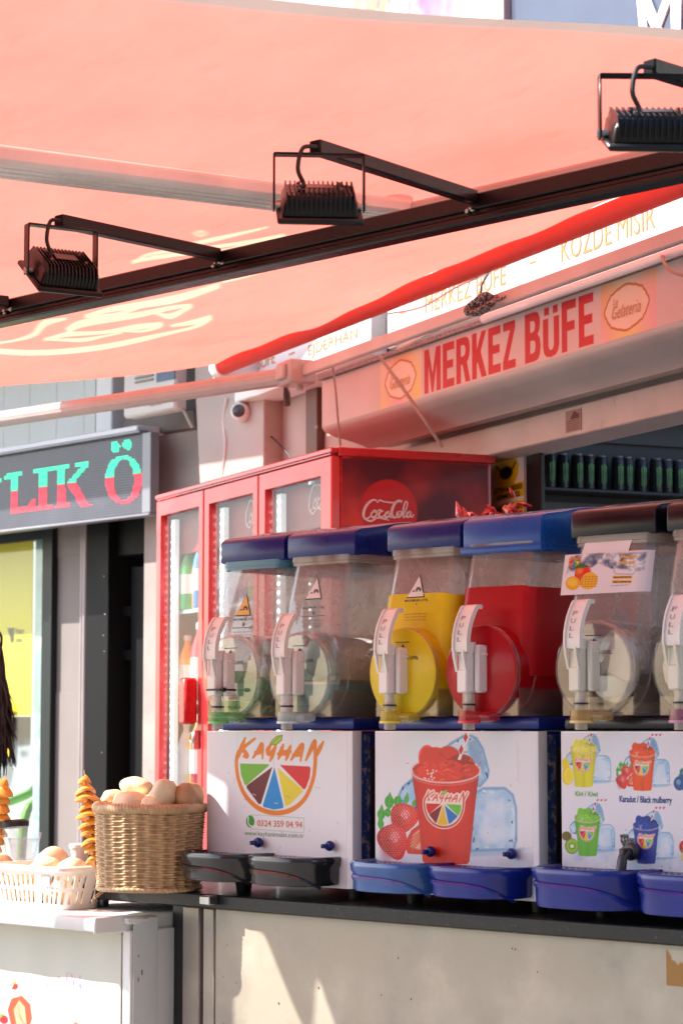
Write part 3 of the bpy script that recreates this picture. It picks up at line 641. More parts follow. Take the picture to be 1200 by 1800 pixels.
wire('lamp_lead', [fp(700, 612, .2), fp(735, 595, .16), fp(758, 583, .16), fp(772, 578, .18)], .006, wwire, 'short white lead standing up over the red shop name')
wire('sagging_wire', [fp(1158, 432, .25), fp(1168, 465, .18), fp(1190, 482, .16), fp(1240, 484, .16)], .004, rope_m, 'pale wire looping over the fascia near its right end')
wire('sign_wire', [fp(850, 535, .15), fp(845, 505, .15), fp(862, 475, .3), fp(868, 455, .35)], .003, cable_m, 'black wire hanging over the lightbox sign beside the knotted rope')
wire('loose_wire', [fp(680, 552, .3), fp(740, 540, .2), fp(800, 506, .2), fp(860, 480, .3)], .003, wwire, 'thin pale wire strung below the roller across the lightbox')
b = MB(); q = fp(845, 535, .05); r2 = random.Random(3)
for k in range(9):
    pts = [(q[0] + .05 * math.cos(t + k) * (1 + .3 * math.sin(3 * t + k)) + r2.uniform(-.01, .01), q[1] + .02 * math.sin(2 * t + k), q[2] + .018 * math.sin(t * 1.3 + k)) for t in [i * .7 for i in range(9)]]
    b.tube(cr(pts, 4), .0045, 6)
b.tube(cr([(q[0] + .03, q[1], q[2]), (q[0] + .1, q[1], q[2] - .005), (q[0] + .13, q[1], q[2] - .002)], 4), .004, 6)
solo('knotted_rope', b, M('speckled_rope', (.12, .08, .08), .8, var=.9, vs=160, col2=(.5, .38, .34), c2s=160, c2t=.5), 'bundle of dark speckled rope knotted round the pink bar', 'rope', F, q)
# security camera
q = fp(424, 724, .42); cc = thing('security_camera', 'small white dome security camera under the lightbox sign', 'camera', F, q)
b = MB(); b.lathe((q[0], q[1], q[2]), [(.0, -.03), (.028, -.028), (.034, -.02), (.036, 0), (.036, .06), (.03, .068), (0, .07)], 'y', 24); b.box(q[0] - .01, q[0] + .01, q[1] + .05, q[1] + .13, q[2] - .01, q[2] + .01, .004)
xm_ = Matrix.Translation(q) @ Matrix.Rotation(R(50), 4, 'Z') @ Matrix.Translation([-v for v in q]); xf(b, 0, xm_); part('housing', b, pale, cc)
b = MB(); b.lathe((q[0], q[1], q[2]), [(0, -.035), (.012, -.034), (.024, -.031), (.024, -.027)], 'y', 20); xf(b, 0, xm_); part('lens', b, M('lens_black', (.03, .028, .028), .12, coat=.6), cc)
# mask notice
x0, x1 = F.P(864, 850, .6)[0] - .03, px0 - .004
nt_ = thing('mask_notice', 'yellow and white notice with a face mask symbol beside the fridge', 'notice', F, (x0, .6, 1.9))
b = MB(); b.box(x0 - .05, x1, .603, .609, 1.7, 2.203); part('board', b, white_pl, nt_)
zt = lambda y: F.P(895, y, .6)[1]; xx = lambda x: F.P(x, 850, .6)[0]
c = Cv(x0 - .05, x1, 1.9, 2.203, .0025, (225, 228, 222)); ye = (225, 190, 20)
c.ell((xx(889), zt(826)), abs(xx(911) - xx(889)), zt(808) - zt(840), ye); c.ell((xx(889), zt(830)), abs(xx(900) - xx(889)) * 1.0, .019, (25, 25, 25)); c.line([(xx(872), zt(815)), (xx(881), zt(828))], .006, (25, 25, 25)); c.line([(xx(906), zt(815)), (xx(898), zt(828))], .006, (25, 25, 25))
c.poly([(xx(866), zt(852)), (xx(920), zt(850)), (xx(920), zt(876)), (xx(866), zt(878))], ye); c.poly([(xx(866), zt(884)), (xx(920), zt(882)), (xx(920), zt(915)), (xx(866), zt(915))], ye)
c.obj('printed_face', nt_, flat(.6), poster)
b = MB(); txt(b, 'LÜTFEN MASKESİZ', xx(868), xx(918), zt(863), zt(852), .598, bold=.03); txt(b, 'GİRMEYİNİZ', xx(873), xx(914), zt(875), zt(865), .598, bold=.03); txt(b, 'MASKE ZORUNLU', xx(868), xx(918), zt(897), zt(888), .598, bold=.03)
part('lettering', b, black_pl, nt_, False)

# ---- shelf with cans on the inner side wall
sh = thing('can_shelf', 'dark shelf on the inner wall holding the row of cans', 'shelf', S, (0, 0, 1.9))
b = MB(); b.box(-.1, 1.6, .14, .18, 1.3, 2.9); part('back_panel', b, M('shelf_back', (.03, .032, .037), .5, var=.2), sh)
z850 = S.P(1050, 852, 0)[1]
for zz, m_ in ((z850 - .02, black_pl), (z850 + .30, black_pl)):
    b = MB(); b.box(-.1, 1.6, -.02, .14, zz - .012, zz, .002); part('shelf_board', b, m_, sh)
b = MB(); b.box(-.05, 1.6, .12, .139, z850 - .3, z850 - .06); part('grey_panel', b, M('grey_panel', (.10, .095, .095), .5), sh)
b = MB(); b.box(-.06, 1.6, .12, .1395, z850 + .18, z850 + .28); part('upper_panel', b, M('grey_panel2', (.06, .055, .055), .5), sh)
can_m = M('can_black', (.03, .03, .032), .22, metal=.3); rim_m = M('can_rim', (.4, .4, .4), .3, metal=1); grn = M('can_green', (.16, .52, .05), .4)
def can(x, y, label):
    z = z850 - .019; t = thing('drink_can', label, 'can', S, (x, y, z), group='black drink cans in a row on the shelf')
    b = MB(); b.lathe((x, y, z), [(.018, 0), (.0245, .006), (.0245, .122), (.020, .133)], 'z', 20); part('body', b, can_m, t)
    b = MB(); b.lathe((x, y, z), [(.0202, .1325), (.021, .136), (.018, .137), (.017, .134)], 'z', 20); part('rim', b, rim_m, t)
    b = MB()
    for k, (dx, a, e) in enumerate(((-.009, .03, .1), (0, .024, .105), (.009, .034, .1))):
        yy = -math.sqrt(.0246 ** 2 - dx ** 2) - .0004; p = [(dx - .0012, a), (dx, a - .006), (dx + .0012, a + .01), (dx + .0008, (a + e) / 2), (dx + .002, e), (dx - .002, e - .004), (dx - .0008, (a + e) / 2)]
        b.prism([(x + u, z + v) for u, v in p], 'y', y + yy - .0008, y + yy)
    part('green_mark', b, grn, t, False)
cx_ = [965, 990, 1012, 1033, 1057, 1083, 1101, 1127, 1150, 1170, 1192, 1214]
for i, p in enumerate(cx_):
    can(S.P(p, 820, .05)[0], .05 + .008 * math.sin(i * 2.1), '%s black can with green claw stripes from the left on the dark shelf' % ['first', 'second', 'third', 'fourth', 'fifth', 'sixth', 'seventh', 'eighth', 'ninth', 'tenth', 'eleventh', 'twelfth'][i])

# ================================================================== three-door fridge
FT = 2.195
fr = thing('drinks_fridge', 'tall red three-door glass fridge with a round logo on its side panel', 'fridge', F, (0, 0, 0))
red_f = M('fridge_red', (.55, .012, .018), .25, var=.08, coat=.4); redl = M('fridge_frame_red', (.60, .03, .03), .3, var=.06, coat=.3)
inner = M('fridge_lining', (.56, .64, .72), .5)
b = MB(); b.box(-1.5, -1.485, .03, .51, .1, FT - .01); b.box(-.03, 0, .03, .51, .1, FT - .012, .002); b.box(-1.5, 0, .495, .515, .1, FT - .012); b.box(-1.5, 0, .03, .51, .05, .12)
b.box(-1.5, 0, .06, .51, FT - .05, FT - .012, .002); part('cabinet', b, red_f, fr)
b = MB(); b.box(-1.483, -.032, .47, .493, .14, FT - .06); part('back_lining', b, inner, fr)
b = MB(); b.box(-.008, .006, .02, .53, FT - .014, FT + .012, .003); b.box(-1.5, .004, -.004, .02, FT - .006, FT + .010, .003); b.box(-1.49, -.01, .0, .52, FT - .010, FT + .004); part('top_trim', b, red_f, fr)
# side art: dark red photographic print
c = Cv(.03, .505, 1.2, FT - .02, .003, (120, 20, 30))
n1 = vnoise(c.X, c.Z, 5, 11, 4); n2 = vnoise(c.X + 3, c.Z, 9, 21, 3)
k = np.clip((n1 - .35) * 2.6, 0, 1)[..., None]; c.c = (1 - k) * np.array([92, 14, 38]) / 255. + k * np.array([205, 52, 42]) / 255.; c.c += (np.clip(n2 - .6, 0, 1) * .5)[..., None] * np.array([.6, .2, .15])
dc = (.125, 1.985)
def sidep(px, py):   # photo point on the x=0.002 side plane -> (y, z)
    d = ray(px, py); kx = (0 + F.o[0] * F.u[0] + F.o[1] * F.u[1]) / (d[0] * F.u[0] + d[1] * F.u[1]); return F.loc(d[0] * kx, d[1] * kx)[1], EYE + d[2] * kx
ce = sidep(683, 898); rr_ = abs(sidep(733, 898)[0] - ce[0])
c.ell(ce, rr_ * 1.0, rr_ * 1.0, (205, 22, 30))
c.obj('side_print', fr, lambda y, z: (.0012, y, z), vinyl)
scr = []   # the flowing white name, as strokes in photo pixels
def script_logo(mb, mapf, s=1.0, th=1.0):
    S_ = [([(668, 884), (664, 879), (655, 881), (645, 892), (641, 906), (645, 914), (652, 911), (657, 905)], [2, 3, 5, 6, 6, 5, 3, 2]),
          ([(660, 900), (656, 905), (658, 911), (664, 909), (667, 902), (663, 898), (660, 900), (668, 903)], [3, 4, 4, 4, 3, 3, 3, 2]),
          ([(679, 899), (672, 902), (671, 909), (676, 911), (681, 906)], [3, 4, 5, 4, 2]), ([(690, 900), (684, 903), (683, 910), (688, 910), (692, 903), (691, 908), (694, 911), (697, 907)], [3, 4, 5, 4, 3, 4, 4, 2]),
          ([(684, 905), (690, 902)], [2, 2]), ([(668, 900), (672, 897), (676, 899)], [2, 3, 2]),
          ([(714, 884), (710, 880), (703, 883), (697, 893), (695, 904), (699, 911), (705, 910), (709, 904)], [3, 4, 5, 6, 6, 5, 3, 2]),
          ([(708, 900), (705, 905), (707, 911), (712, 908), (713, 901), (709, 900), (716, 901)], [3, 4, 4, 4, 3, 3, 2]),
          ([(716, 909), (722, 897), (725, 885), (721, 882), (718, 892), (716, 904), (718, 911), (722, 908)], [2, 3, 3, 3, 4, 4, 4, 2]),
          ([(731, 900), (725, 903), (724, 910), (728, 910), (732, 902), (731, 909), (735, 910), (737, 905)], [3, 4, 4, 3, 3, 4, 3, 2]),
          ([(644, 914), (655, 918), (668, 912), (682, 914), (690, 917)], [4, 4, 3, 4, 1]), ([(669, 884), (672, 879), (680, 882), (700, 884), (716, 880)], [2, 3, 3, 3, 2])]
    for pts, wd in S_:
        p = np.array(cr(pts, 5)); m = len(p); W = np.interp(np.linspace(0, 1, m), np.linspace(0, 1, len(wd)), wd) * .62 * th
        t = np.gradient(p, axis=0); t /= np.maximum(np.linalg.norm(t, axis=1), 1e-9)[:, None]; nn = np.stack([-t[:, 1], t[:, 0]], 1)
        A = p + nn * W[:, None] / 2; B = p - nn * W[:, None] / 2
        V = [mapf(*q) for q in A] + [mapf(*q) for q in B]; mb.add(V, [(i, i + 1, m + i + 1, m + i) for i in range(m - 1)])
lw = M('logo_white', (.80, .70, .68), .5)
b = MB(); sx_ = 88 / 97.
script_logo(b, lambda x, y: (lambda q: (.0022, q[0], q[1]))(sidep(683 + (x - 690) * .92, 898 + (y - 899) * .95)), th=1.35)
part('side_lettering', b, lw, fr, False)
xs = [-1.5, -1.035, -.56, 0.0]
strip_m = M('led_strip', (.55, .60, .62), .4, emit=.35); dot_m = M('led_dot', (.9, .95, 1), .3, emit=5)
prod = [(.75, .12, .05), (.1, .3, .75), (.8, .55, .05), (.1, .5, .15), (.78, .78, .75), (.6, .05, .08), (.85, .35, .02)]
for i in range(3):
    a, e = xs[i] + .004, xs[i + 1] - .004; st = .045 if i < 2 else .05; sr = .04 if i < 2 else .075
    o = MB(); o.box(a, e, 0, .03, .16, FT - .012, .004); cut = MB(); cut.box(a + st, e - sr, -.1, .1, .22, FT - .065)
    o = boolean(o, cut); dr = part('door', o, redl, fr)
    b = MB(); b.box(a + st - .004, e - sr + .004, .012, .018, .216, FT - .062); part('pane', b, fglass_m, dr)
    if i == 0:
        q = F.P(352, 1190, -.03); q2 = F.P(352, 1273, -.03)
        b = MB(); b.box(e - .085, e - .03, -.05, -.003, q2[1], q[1], .008); part('handle', b, red_f, dr)
        b = MB(); pts = [(e - .04 + .016 * math.cos(t), -.02, q2[1] - .045 + .016 * math.sin(t)) for t in [k * .42 for k in range(16)]]; b.tube(pts, .004, 6); b.box(e - .03, e - .02, -.02, 0, q2[1] - .08, q2[1] - .02, .002); part('lock_ring', b, screw_m, dr)
    b = MB(); b.box(a + st + .012, a + st + .05, .034, .05, .2, FT - .08); b.box(a + .175, a + .19, .30, .31, .2, FT - .08); ls = part('led_strip', b, strip_m, fr)
    b = MB()
    z = .3
    while z < FT - .1:
        if z > 1.0:
            b.ell((a + st + .031, .033, z), (.0065, .003, .006), nu=8, nv=6); b.ell((a + .183, .298, z), (.004, .002, .004), nu=6, nv=5)
        z += .028
    part('led_lights', b, dot_m, ls, label=None); 
    b = MB()
    for zz in (.5, .85, 1.17, 1.48, 1.79): b.box(a + .01, e - .01, .06, .46, zz, zz + .012)
    part('shelves', b, M('shelf_wire', (.55, .56, .58), .4, metal=.5), fr)
b = MB(); b.box(-1.47, -.04, .062, .09, FT - .20, FT - .066); hb = part('header_board', b, M('header_red', (.30, .02, .03), .4, var=.3, vs=14), fr)
b = MB()
for xm in (-.71, -.20):
    script_logo(b, lambda x, y: (xm + (x - 690) * .0021, .0605, FT - .115 - (y - 899) * .0022))
part('header_lettering', b, lw, hb, False)
# items on the fridge shelves
def bottle(x, y, z, h, r, col, label):
    t = thing('drink_bottle', label, 'bottle', F, (x, y, z), group='bottles on the fridge shelves')
    b = MB(); b.lathe((x, y, z), [(r * .8, 0), (r, .008), (r, h * .62), (r * .85, h * .72), (r * .4, h * .86), (r * .38, h * .93)], 'z', 14); part('body', b, M('drink_%d' % (int(col[0] * 100) * 100 + int(col[1] * 100)), col, .15, coat=.5), t)
    b = MB(); b.lathe((x, y, z), [(r * .44, h * .92), (r * .44, h)], 'z', 12); part('cap', b, white_pl, t)
    b = MB(); b.lathe((x, y, z), [(r * 1.01, h * .25), (r * 1.01, h * .55)], 'z', 16, cap=False); part('label_band', b, M('label_white', (.75, .75, .75), .5), t)
r3 = random.Random(5); cn = ['orange red', 'blue', 'amber', 'green', 'white', 'dark red', 'orange']
for si, zz in enumerate((1.182, 1.492, 1.802)):
    for k in range(6):
        ci = r3.randrange(7); x = -1.41 + k * .064 + .006 * si
        bottle(x, .085 + .02 * (k % 2), zz, .225 + .02 * (ci % 3), .031, prod[ci], '%s bottle, %s from left on %s shelf behind left fridge door' % (cn[ci], ['first', 'second', 'third', 'fourth', 'fifth', 'sixth'][k], ['lowest', 'middle', 'upper'][si]))
for k in range(4):
    ci = (k * 2 + 1) % 7; bottle(-.95 + k * .085, .12, 1.802, .22, .03, prod[ci], '%s bottle, %s from left, behind the middle fridge door' % (cn[ci], ['first', 'second', 'third', 'fourth'][k]))

# ================================================================== shop next door
concm = M('concrete', (.36, .31, .28), .8, var=.25, vs=4, bump=.3, bs=30, col2=(.22, .17, .15), c2s=5, c2t=.62)
greyp = M('grey_column', (.24, .205, .19), .6, var=.12, vs=3, bump=.1, col2=(.4, .36, .3), c2s=16, c2t=.74)
clad = M('light_cladding', (.62, .66, .66), .45, var=.1, vs=3)
whitew = M('white_render', (.82, .83, .84), .6, var=.06)
def lx(px, y=.3, py=1000): return L.P(px, py, y)[0]
def lz(px, py, y=.3): return L.P(px, py, y)[1]
nb = thing('neighbour_building', 'grey clad shop building on the left with a dark doorway', 'building', L, (-1, .3, 0))
b = MB(); b.box(-5, lx(165, .3), .3, .4, 2.56, 4.5)
for k in range(14): b.box(-3 + k * .21, -3 + k * .21 + .003, .2988, .2997, 2.56, 4.5)
part('cladding', b, clad, nb)
b = MB(); b.box(lx(165, .2), lx(194, .2), .2, .5, 2.56, 4.5, .006); b.box(-5, lx(250, .02), -.01, .25, 2.556, 2.585, .004); part('white_pillar', b, whitew, nb)
b = MB(); b.box(lx(194, .3), lx(345, .3), .3, .6, 2.4, 4.5); part('dark_recess', b, M('dark_brown_wall', (.07, .055, .055), .8, var=.3), nb)  # wall in one dark brown with random tone
b = MB(); b.box(lx(252, .12), lx(352, .12), .12, .4, 0, lz(300, 760, .12), .006); part('concrete_column', b, concm, nb)
b = MB(); b.box(lx(214, .1), lx(340, .1), .1, .3, lz(280, 762, .1), lz(280, 728, .1), .006); part('stone_band', b, M('dark_stone', (.16, .13, .12), .7, var=.3), nb)
q0 = L.P(342, 700, -.05); q1 = L.P(404, 700, -.05)
b = MB(); b.prism([(q0[0] - .005, 4.5), (q1[0] + .2, 4.5), (q1[0] + .2, 0), (q0[0] + .09, 0), (q0[0] + .07, 1.9), (q0[0], 2.7)], 'y', -.05, .12, .004); part('pale_pier', b, pinkw, nb)
b = MB(); b.box(-5, 1.1, -.80, .3, 3.35, 3.5, .01); b.box(-5, 1.1, -.80, -.76, 3.5, 4.3, .01); part('added_shade_slab', b, concm, nb)  # slab out of view, added to shade the sign and wall below
# doorway parts
b = MB(); b.box(lx(108), lx(157), .28, .4, 0, 2.4, .004)
zj = lz(130, 1217, .28); b.box(lx(108) + .002, lx(157) - .002, .277, .279, 0, zj, .001); zk = lz(130, 977, .28); b.box(lx(108) + .002, lx(157) - .002, .2765, .279, zk, 2.39, .001)
part('grey_column', b, greyp, nb)
b = MB(); b.cyl((lx(155), .275, 0), (lx(155), .275, 2.4), .012, n=10); b.cyl((lx(162), .27, 0), (lx(162), .27, 2.4), .014, n=10); part('metal_pipe', b, M('pale_pipe', (.36, .31, .31), .4, metal=.3), nb)
door_b = M('door_black', (.006, .006, .007), .5, spec=.15)
b = MB(); b.box(lx(165), lx(205), .26, .5, 0, 2.4, .004); b.box(lx(205), lx(300), .3, .42, lz(240, 975), 2.4, .004); part('door_frame', b, door_b, nb)
b = MB(); b.box(lx(205), lx(330), .9, .95, 0, 2.5); b.box(lx(165), lx(275), .50, .52, 2.12, 2.24); part('corridor_wall', b, M('corridor', (.42, .36, .32), .7, var=.15), nb)
b = MB(); b.box(lx(217), lx(245), .34, .4, 0, lz(240, 993), .004); b.box(lx(245), lx(330), .34, .4, lz(240, 1013), lz(240, 993), .004); 
for y_ in (1075, 1152): b.box(lx(200), lx(218), .335, .36, lz(210, y_ + 8), lz(210, y_ - 10), .003)
dr = part('door', b, door_b, nb)
b = MB(); b.box(lx(245), lx(330), .36, .37, 0, lz(240, 1013)); part('door_pane', b, M('frosted_pane', (.30, .29, .26), .3, coat=.4), dr)
b = MB()
for px_, y_ in ((198, 1014), (200, 1080), (198, 1118), (200, 1145), (197, 1323)): b.ell((lx(px_), .258, lz(px_, y_)), (.003, .002, .003), nu=8, nv=6)
part('door_screws', b, screw_m, nb)
# shop window
sw = thing('shop_window', 'tall shop window with black frame, teal reflection strip and posters on the left', 'window', L, (-1.6, .3, 0))
b = MB(); b.box(lx(84), lx(104), .27, .4, 0, 2.4, .004); b.box(lx(104), lx(109), .25, .4, 0, 2.4, .003); b.box(-5, lx(84), .28, .34, 2.22, 2.4, .004); part('frame', b, M('frame_black', (.010, .016, .016), .4, spec=.3), sw)
b = MB(); b.box(-5, lx(84), .30, .306, 0, 2.22); part('pane', b, glass_m, sw)
b = MB(); b.box(lx(58), lx(84), .315, .32, 0, 2.22)
part('teal_reflection', b, M('teal_reflection', (.28, .48, .50), .25, var=.5, vs=3, coat=.6, col2=(.62, .70, .70), c2s=2.2, c2t=.5), sw)  # turquoise glass reflections with white blotches, painted as a sheet
b = MB(); b.box(-5, lx(84), 2.2, 2.25, 0, 2.6); b.box(-5, lx(105), .6, 2.3, .0, .02); part('room_wall', b, M('room_wall', (.45, .47, .42), .7, var=.3, vs=2), sw)
def yx(px): return L.P(px, 1100, .31)[0]
pst = thing('yellow_poster', 'tall yellow money transfer poster behind the shop window glass', 'poster', L, (yx(0), .31, 1.46))
za, zb = L.P(30, 1258, .31)[1], L.P(30, 938, .31)[1]
b = MB(); b.box(yx(-120), yx(57), .309, .312, za, zb + .02); part('sheet', b, M('poster_yellow', (.90, .74, .02), .5, var=.05), pst)
b = MB(); f_ = lambda px, py: (L.P(px, py, .308)[0], L.P(px, py, .308)[1])
for pl in ([(14, 1104), (18, 1104), (22, 1124), (20, 1130)], [(19, 1104), (22, 1104), (25, 1122), (23, 1130)], [(22.5, 1104), (25.5, 1103), (23.5, 1130), (21.8, 1130)]): b.prism([f_(*p) for p in pl], 'y', .3065, .3085)
part('poster_logo', b, black_pl, pst, False)
b = MB(); a1, a2 = f_(27, 1115), f_(43, 1103); txt(b, 'Western', a1[0], a2[0], a1[1], a2[1], .308, bold=.01); a1, a2 = f_(27, 1130), f_(40, 1119); txt(b, 'Union', a1[0], a2[0], a1[1], a2[1], .308, bold=.01)
part('poster_lettering', b, black_pl, pst, False)
za2 = L.P(40, 1385, .31)[1]; c = Cv(yx(-40), yx(57), za2, za - .005, .008, (150, 150, 146))
n1 = vnoise(c.X, c.Z, 5, 5, 3); c.c *= (.75 + .5 * n1)[..., None]
pz = lambda px, py: L.P(px, py, .31)
c.ell(pz(44, 1310), .10, .14, (205, 205, 200), soft=.03); c.ell(pz(42, 1278), .13, .07, (60, 58, 58), soft=.03); c.ell(pz(36, 1303), .05, .02, (70, 70, 70), .8, soft=.02); c.ell(pz(50, 1303), .03, .015, (90, 90, 90), .8, soft=.02); c.ell(pz(42, 1325), .03, .012, (120, 120, 118), .8, soft=.02)
c.poly([pz(20, 1385), (pz(28, 1340)), pz(45, 1350), pz(60, 1335), pz(62, 1385)], (225, 228, 225), soft=.03); c.line([pz(20, 1300), pz(30, 1340)], .06, (235, 238, 235), soft=.03)
pp = thing('photo_poster', 'black and white portrait poster below the yellow poster', 'poster', L, (yx(0), .31, za2)); c.obj('sheet', pp, flat(.31), poster)
y2 = thing('orange_flyer', 'bright yellow flyer with orange print at the left edge of the window', 'flyer', L, (lx(0, .28), .28, 1.3))
a1, a2 = L.P(-30, 1332, .285), L.P(18, 1238, .285); c = Cv(a1[0], a2[0], a1[1], a2[1], .005, (250, 205, 40))
for k in range(4): c.line([(a1[0] + .05, a1[1] + .06 + k * .035), (a2[0] - .02, a1[1] + .06 + k * .035)], .012, (225, 90, 30), alpha=.7)
c.obj('sheet', y2, flat(.285), poster)
# AC unit
ac = thing('air_conditioner', 'white outdoor air conditioner unit with a blue sticker mounted high', 'air conditioner', L, (lx(262, -.1), -.1, 2.7))
xa, xb = L.P(236, 700, -.1)[0], L.P(308, 700, -.1)[0]; zc, zd = L.P(262, 728, -.1)[1], L.P(262, 640, -.1)[1] + .12
b = MB(); b.box(xa - .075, xb, -.1, -.04, zc, zd, .01); part('housing', b, M('ac_white', (.62, .60, .56), .5, var=.1, col2=(.42, .36, .3), c2s=6, c2t=.66), ac)
b = MB(); zg = L.P(250, 672, -.1)[1]; xg = L.P(270, 672, -.1)[0]
for k in range(16): b.box(xa + .01, xg, -.106, -.099, zg + k * .016, zg + k * .016 + .007)
part('grille', b, M('grille_dark', (.25, .22, .20), .6), ac)
a1, a2 = L.P(276, 672, -.1), L.P(308, 640, -.1); b = MB(); b.box(a1[0], a2[0], -.1035, -.1, a1[1], a2[1] + .1); part('blue_sticker', b, M('sticker_blue', (.06, .13, .22), .5, var=.4, vs=20), ac)
a1, a2 = L.P(262, 715, -.104), L.P(284, 705, -.104); b = MB(); txt(b, 'SERVİZ', a1[0], a2[0], a1[1], a2[1], -.1025); part('brand_lettering', b, M('letter_grey', (.25, .12, .1), .5), ac, False)
wl = L.P(308, 705, -.05); wb = L.P(342, 752, -.05); b = MB(); b.tube(cr([(wl[0], -.05, wl[1]), ((wl[0] + wb[0]) / 2, -.06, (wl[1] + wb[1]) / 2 + .02), (wb[0], -.06, wb[1])]), .006, 6)
part('hose', b, M('hose_cream', (.4, .33, .27), .6), ac)
# green chair in the shop
gc = thing('green_chair', 'bright lime green plastic armchair behind the window glass', 'chair', L, (lx(30, .62), .62, .02)); gm = M('lime_plastic', (.26, .66, .05), .35, coat=.2)
h = lambda px, py: L.P(px, py, .62)
xr = h(58, 1360); xl = h(8, 1450)
b = MB(); V = []
def bk(u, v):
    z = .45 + v * (h(50, 1362)[1] - .45); x = lx(66, .62) - .52 + u * (.46) + .05 * v; return (x, .95 + .12 * v - .10 * math.sin(math.pi * u), z - .05 * v * (2 * u - 1) ** 2)
b.surf(bk, 14, 12); b.surf(lambda u, v: (lambda p: (p[0], p[1] + .012, p[2]))(bk(u, v)), 14, 12); part('backrest', b, gm, gc)
b = MB(); b.box(lx(66, .62) - .52, lx(66, .62), .58, 1.0, .42, .45, .01); part('seat', b, gm, gc)
for sx in (-.52, 0):
    b = MB(); xq = lx(66, .62) + sx; za_ = h(30, 1420)[1]
    b.tube(cr([(xq, .58, .44), (xq, .55, .6), (xq, .58, za_ - .01), (xq, .75, za_), (xq, .95, za_ + .06), (xq, 1.02, za_ + .16)]), .022, 8); part('armrest', b, gm, gc)
    for yy in (.6, .97): b = MB(); b.cyl((xq, yy, .43), (xq + (.02 if sx else -.02), yy, .02), .02, .015, 10); part('leg', b, gm, gc)

# LED sign
led = thing('led_sign', 'dark dot-matrix sign with green and red letters over the shop next door', 'sign', L, (-1, 0, 2.22))
b = MB(); b.box(-3, lx(252, 0, 800), .0, .03, 2.235, 2.55, .002); part('screen', b, M('led_screen', (.09, .095, .13), .45, var=.3, vs=5, coat=.15), led)
b = MB(); b.box(-3, .0, -.012, .035, 2.222, 2.2345, .003); b.box(lx(253, 0, 800), .002, -.008, .035, 2.235, 2.55, .002); b.box(-3, lx(252, 0, 800), -.02, .035, 2.551, 2.563, .003)
part('casing', b, M('casing_grey', (.24, .25, .28), .4, metal=.2), led)
b = MB()
for k in range(30): b.box(-3, lx(252, 0, 800), -.0012, -.0001, 2.238 + k * .0105, 2.2395 + k * .0105)
part('louvre_lines', b, M('led_line', (.02, .02, .03), .6), led)
LP = []
zq = lambda x, y: (x / 2, 450 + y / 2)
def R4(*p): LP.append([L.P(*zq(*q), 0) for q in p])
R4((-40, 790), (5, 780), (8, 795), (-5, 800), (-30, 900), (-60, 900))
R4((18, 770), (78, 757), (80, 772), (64, 776), (64, 885), (100, 880), (118, 850), (130, 850), (126, 896), (40, 908), (40, 782), (18, 785))
R4((122, 748), (182, 740), (184, 754), (168, 758), (168, 880), (186, 878), (188, 892), (126, 900), (124, 886), (140, 883), (140, 764), (122, 764))
R4((186, 742), (246, 732), (247, 746), (232, 750), (232, 872), (248, 870), (249, 884), (192, 892), (192, 878), (204, 876), (204, 756), (186, 758))
R4((236, 800), (290, 738), (268, 740), (268, 728), (316, 721), (316, 734), (268, 790), (312, 870), (326, 870), (326, 882), (290, 886), (244, 815))
oc = []
for k in range(28):
    t = 2 * math.pi * k / 28; oc.append((437 + 66 * math.cos(t), 787 + 86 * math.sin(t)))
R4(*oc)
inn = [L.P(*zq(437 + 36 * math.cos(2 * math.pi * k / 28), 787 + 74 * math.sin(2 * math.pi * k / 28)), 0) for k in range(28)]
for cx0 in (408, 450):
    R4(*[(cx0 + 17 * math.cos(2 * math.pi * k / 12), 670 + (cx0 - 408) * -.2 + 20 * math.sin(2 * math.pi * k / 12)) for k in range(12)])
def inside(p, poly):
    c = False; n_ = len(poly)
    for i in range(n_):
        a, b_ = poly[i], poly[(i + 1) % n_]
        if (a[1] > p[1]) != (b_[1] > p[1]) and p[0] < (b_[0] - a[0]) * (p[1] - a[1]) / (b_[1] - a[1]) + a[0]: c = not c
    return c
gd = MB(); rd = MB(); zs = L.P(200, 838, 0)[1]; px_ = -1.25
while px_ < 0:
    zz = 2.24
    while zz < 2.55:
        if any(inside((px_, zz), p) for p in LP) and not inside((px_, zz), inn):
            m_ = gd if zz > 2.24 + .155 else rd
            r_ = .0031; m_.add([(px_ + r_ * math.cos(k * 1.0472), -.0026, zz + r_ * math.sin(k * 1.0472)) for k in range(6)] + [(px_, -.0042, zz)], [(k, (k + 1) % 6, 6) for k in range(6)])
        zz += .0088
    px_ += .0105
part('green_lights', gd, M('led_green', (.02, .7, .35), .4, emit=2.4), led, False); part('red_lights', rd, M('led_red', (.75, .03, .06), .4, emit=1.9), led, False)

# ================================================================== counter
CT = 1.047
ct = thing('counter', 'long stall counter with black stone top and stained beige metal front', 'counter', C, (0, -.06, 0))
front_m = M('stained_steel_front', (.45, .395, .31), .5, var=.35, vs=6, coat=.05, bump=.06, bs=25, col2=(.41, .355, .27), c2s=2.6, c2t=.50)
granite = M('black_granite', (.012, .012, .013), .42, var=.5, vs=90, coat=.05, spec=.35, col2=(.07, .07, .07), c2s=120, c2t=.62)
b = MB(); b.box(-.42, 2.6, -.058, .62, CT - .03, CT, .003); part('stone_top', b, granite, ct)
xA = C.P(378, 1700, -.04)[0]
b = MB(); b.box(xA, 2.6, -.04, -.01, 0, CT - .031, .002); part('front_panel', b, front_m, ct)
trim_m = M('bronze_trim', (.36, .31, .26), .4, metal=.3, var=.2, vs=10)
b = MB()
for a_, e_, y_, m_ in ((320, 350, -.03, 0), (356, 376, -.035, 0)):
    b.box(C.P(a_, 1700, y_)[0], C.P(e_, 1700, y_)[0], y_, .02, 0, CT - .032, .003)
part('metal_trim', b, trim_m, ct)
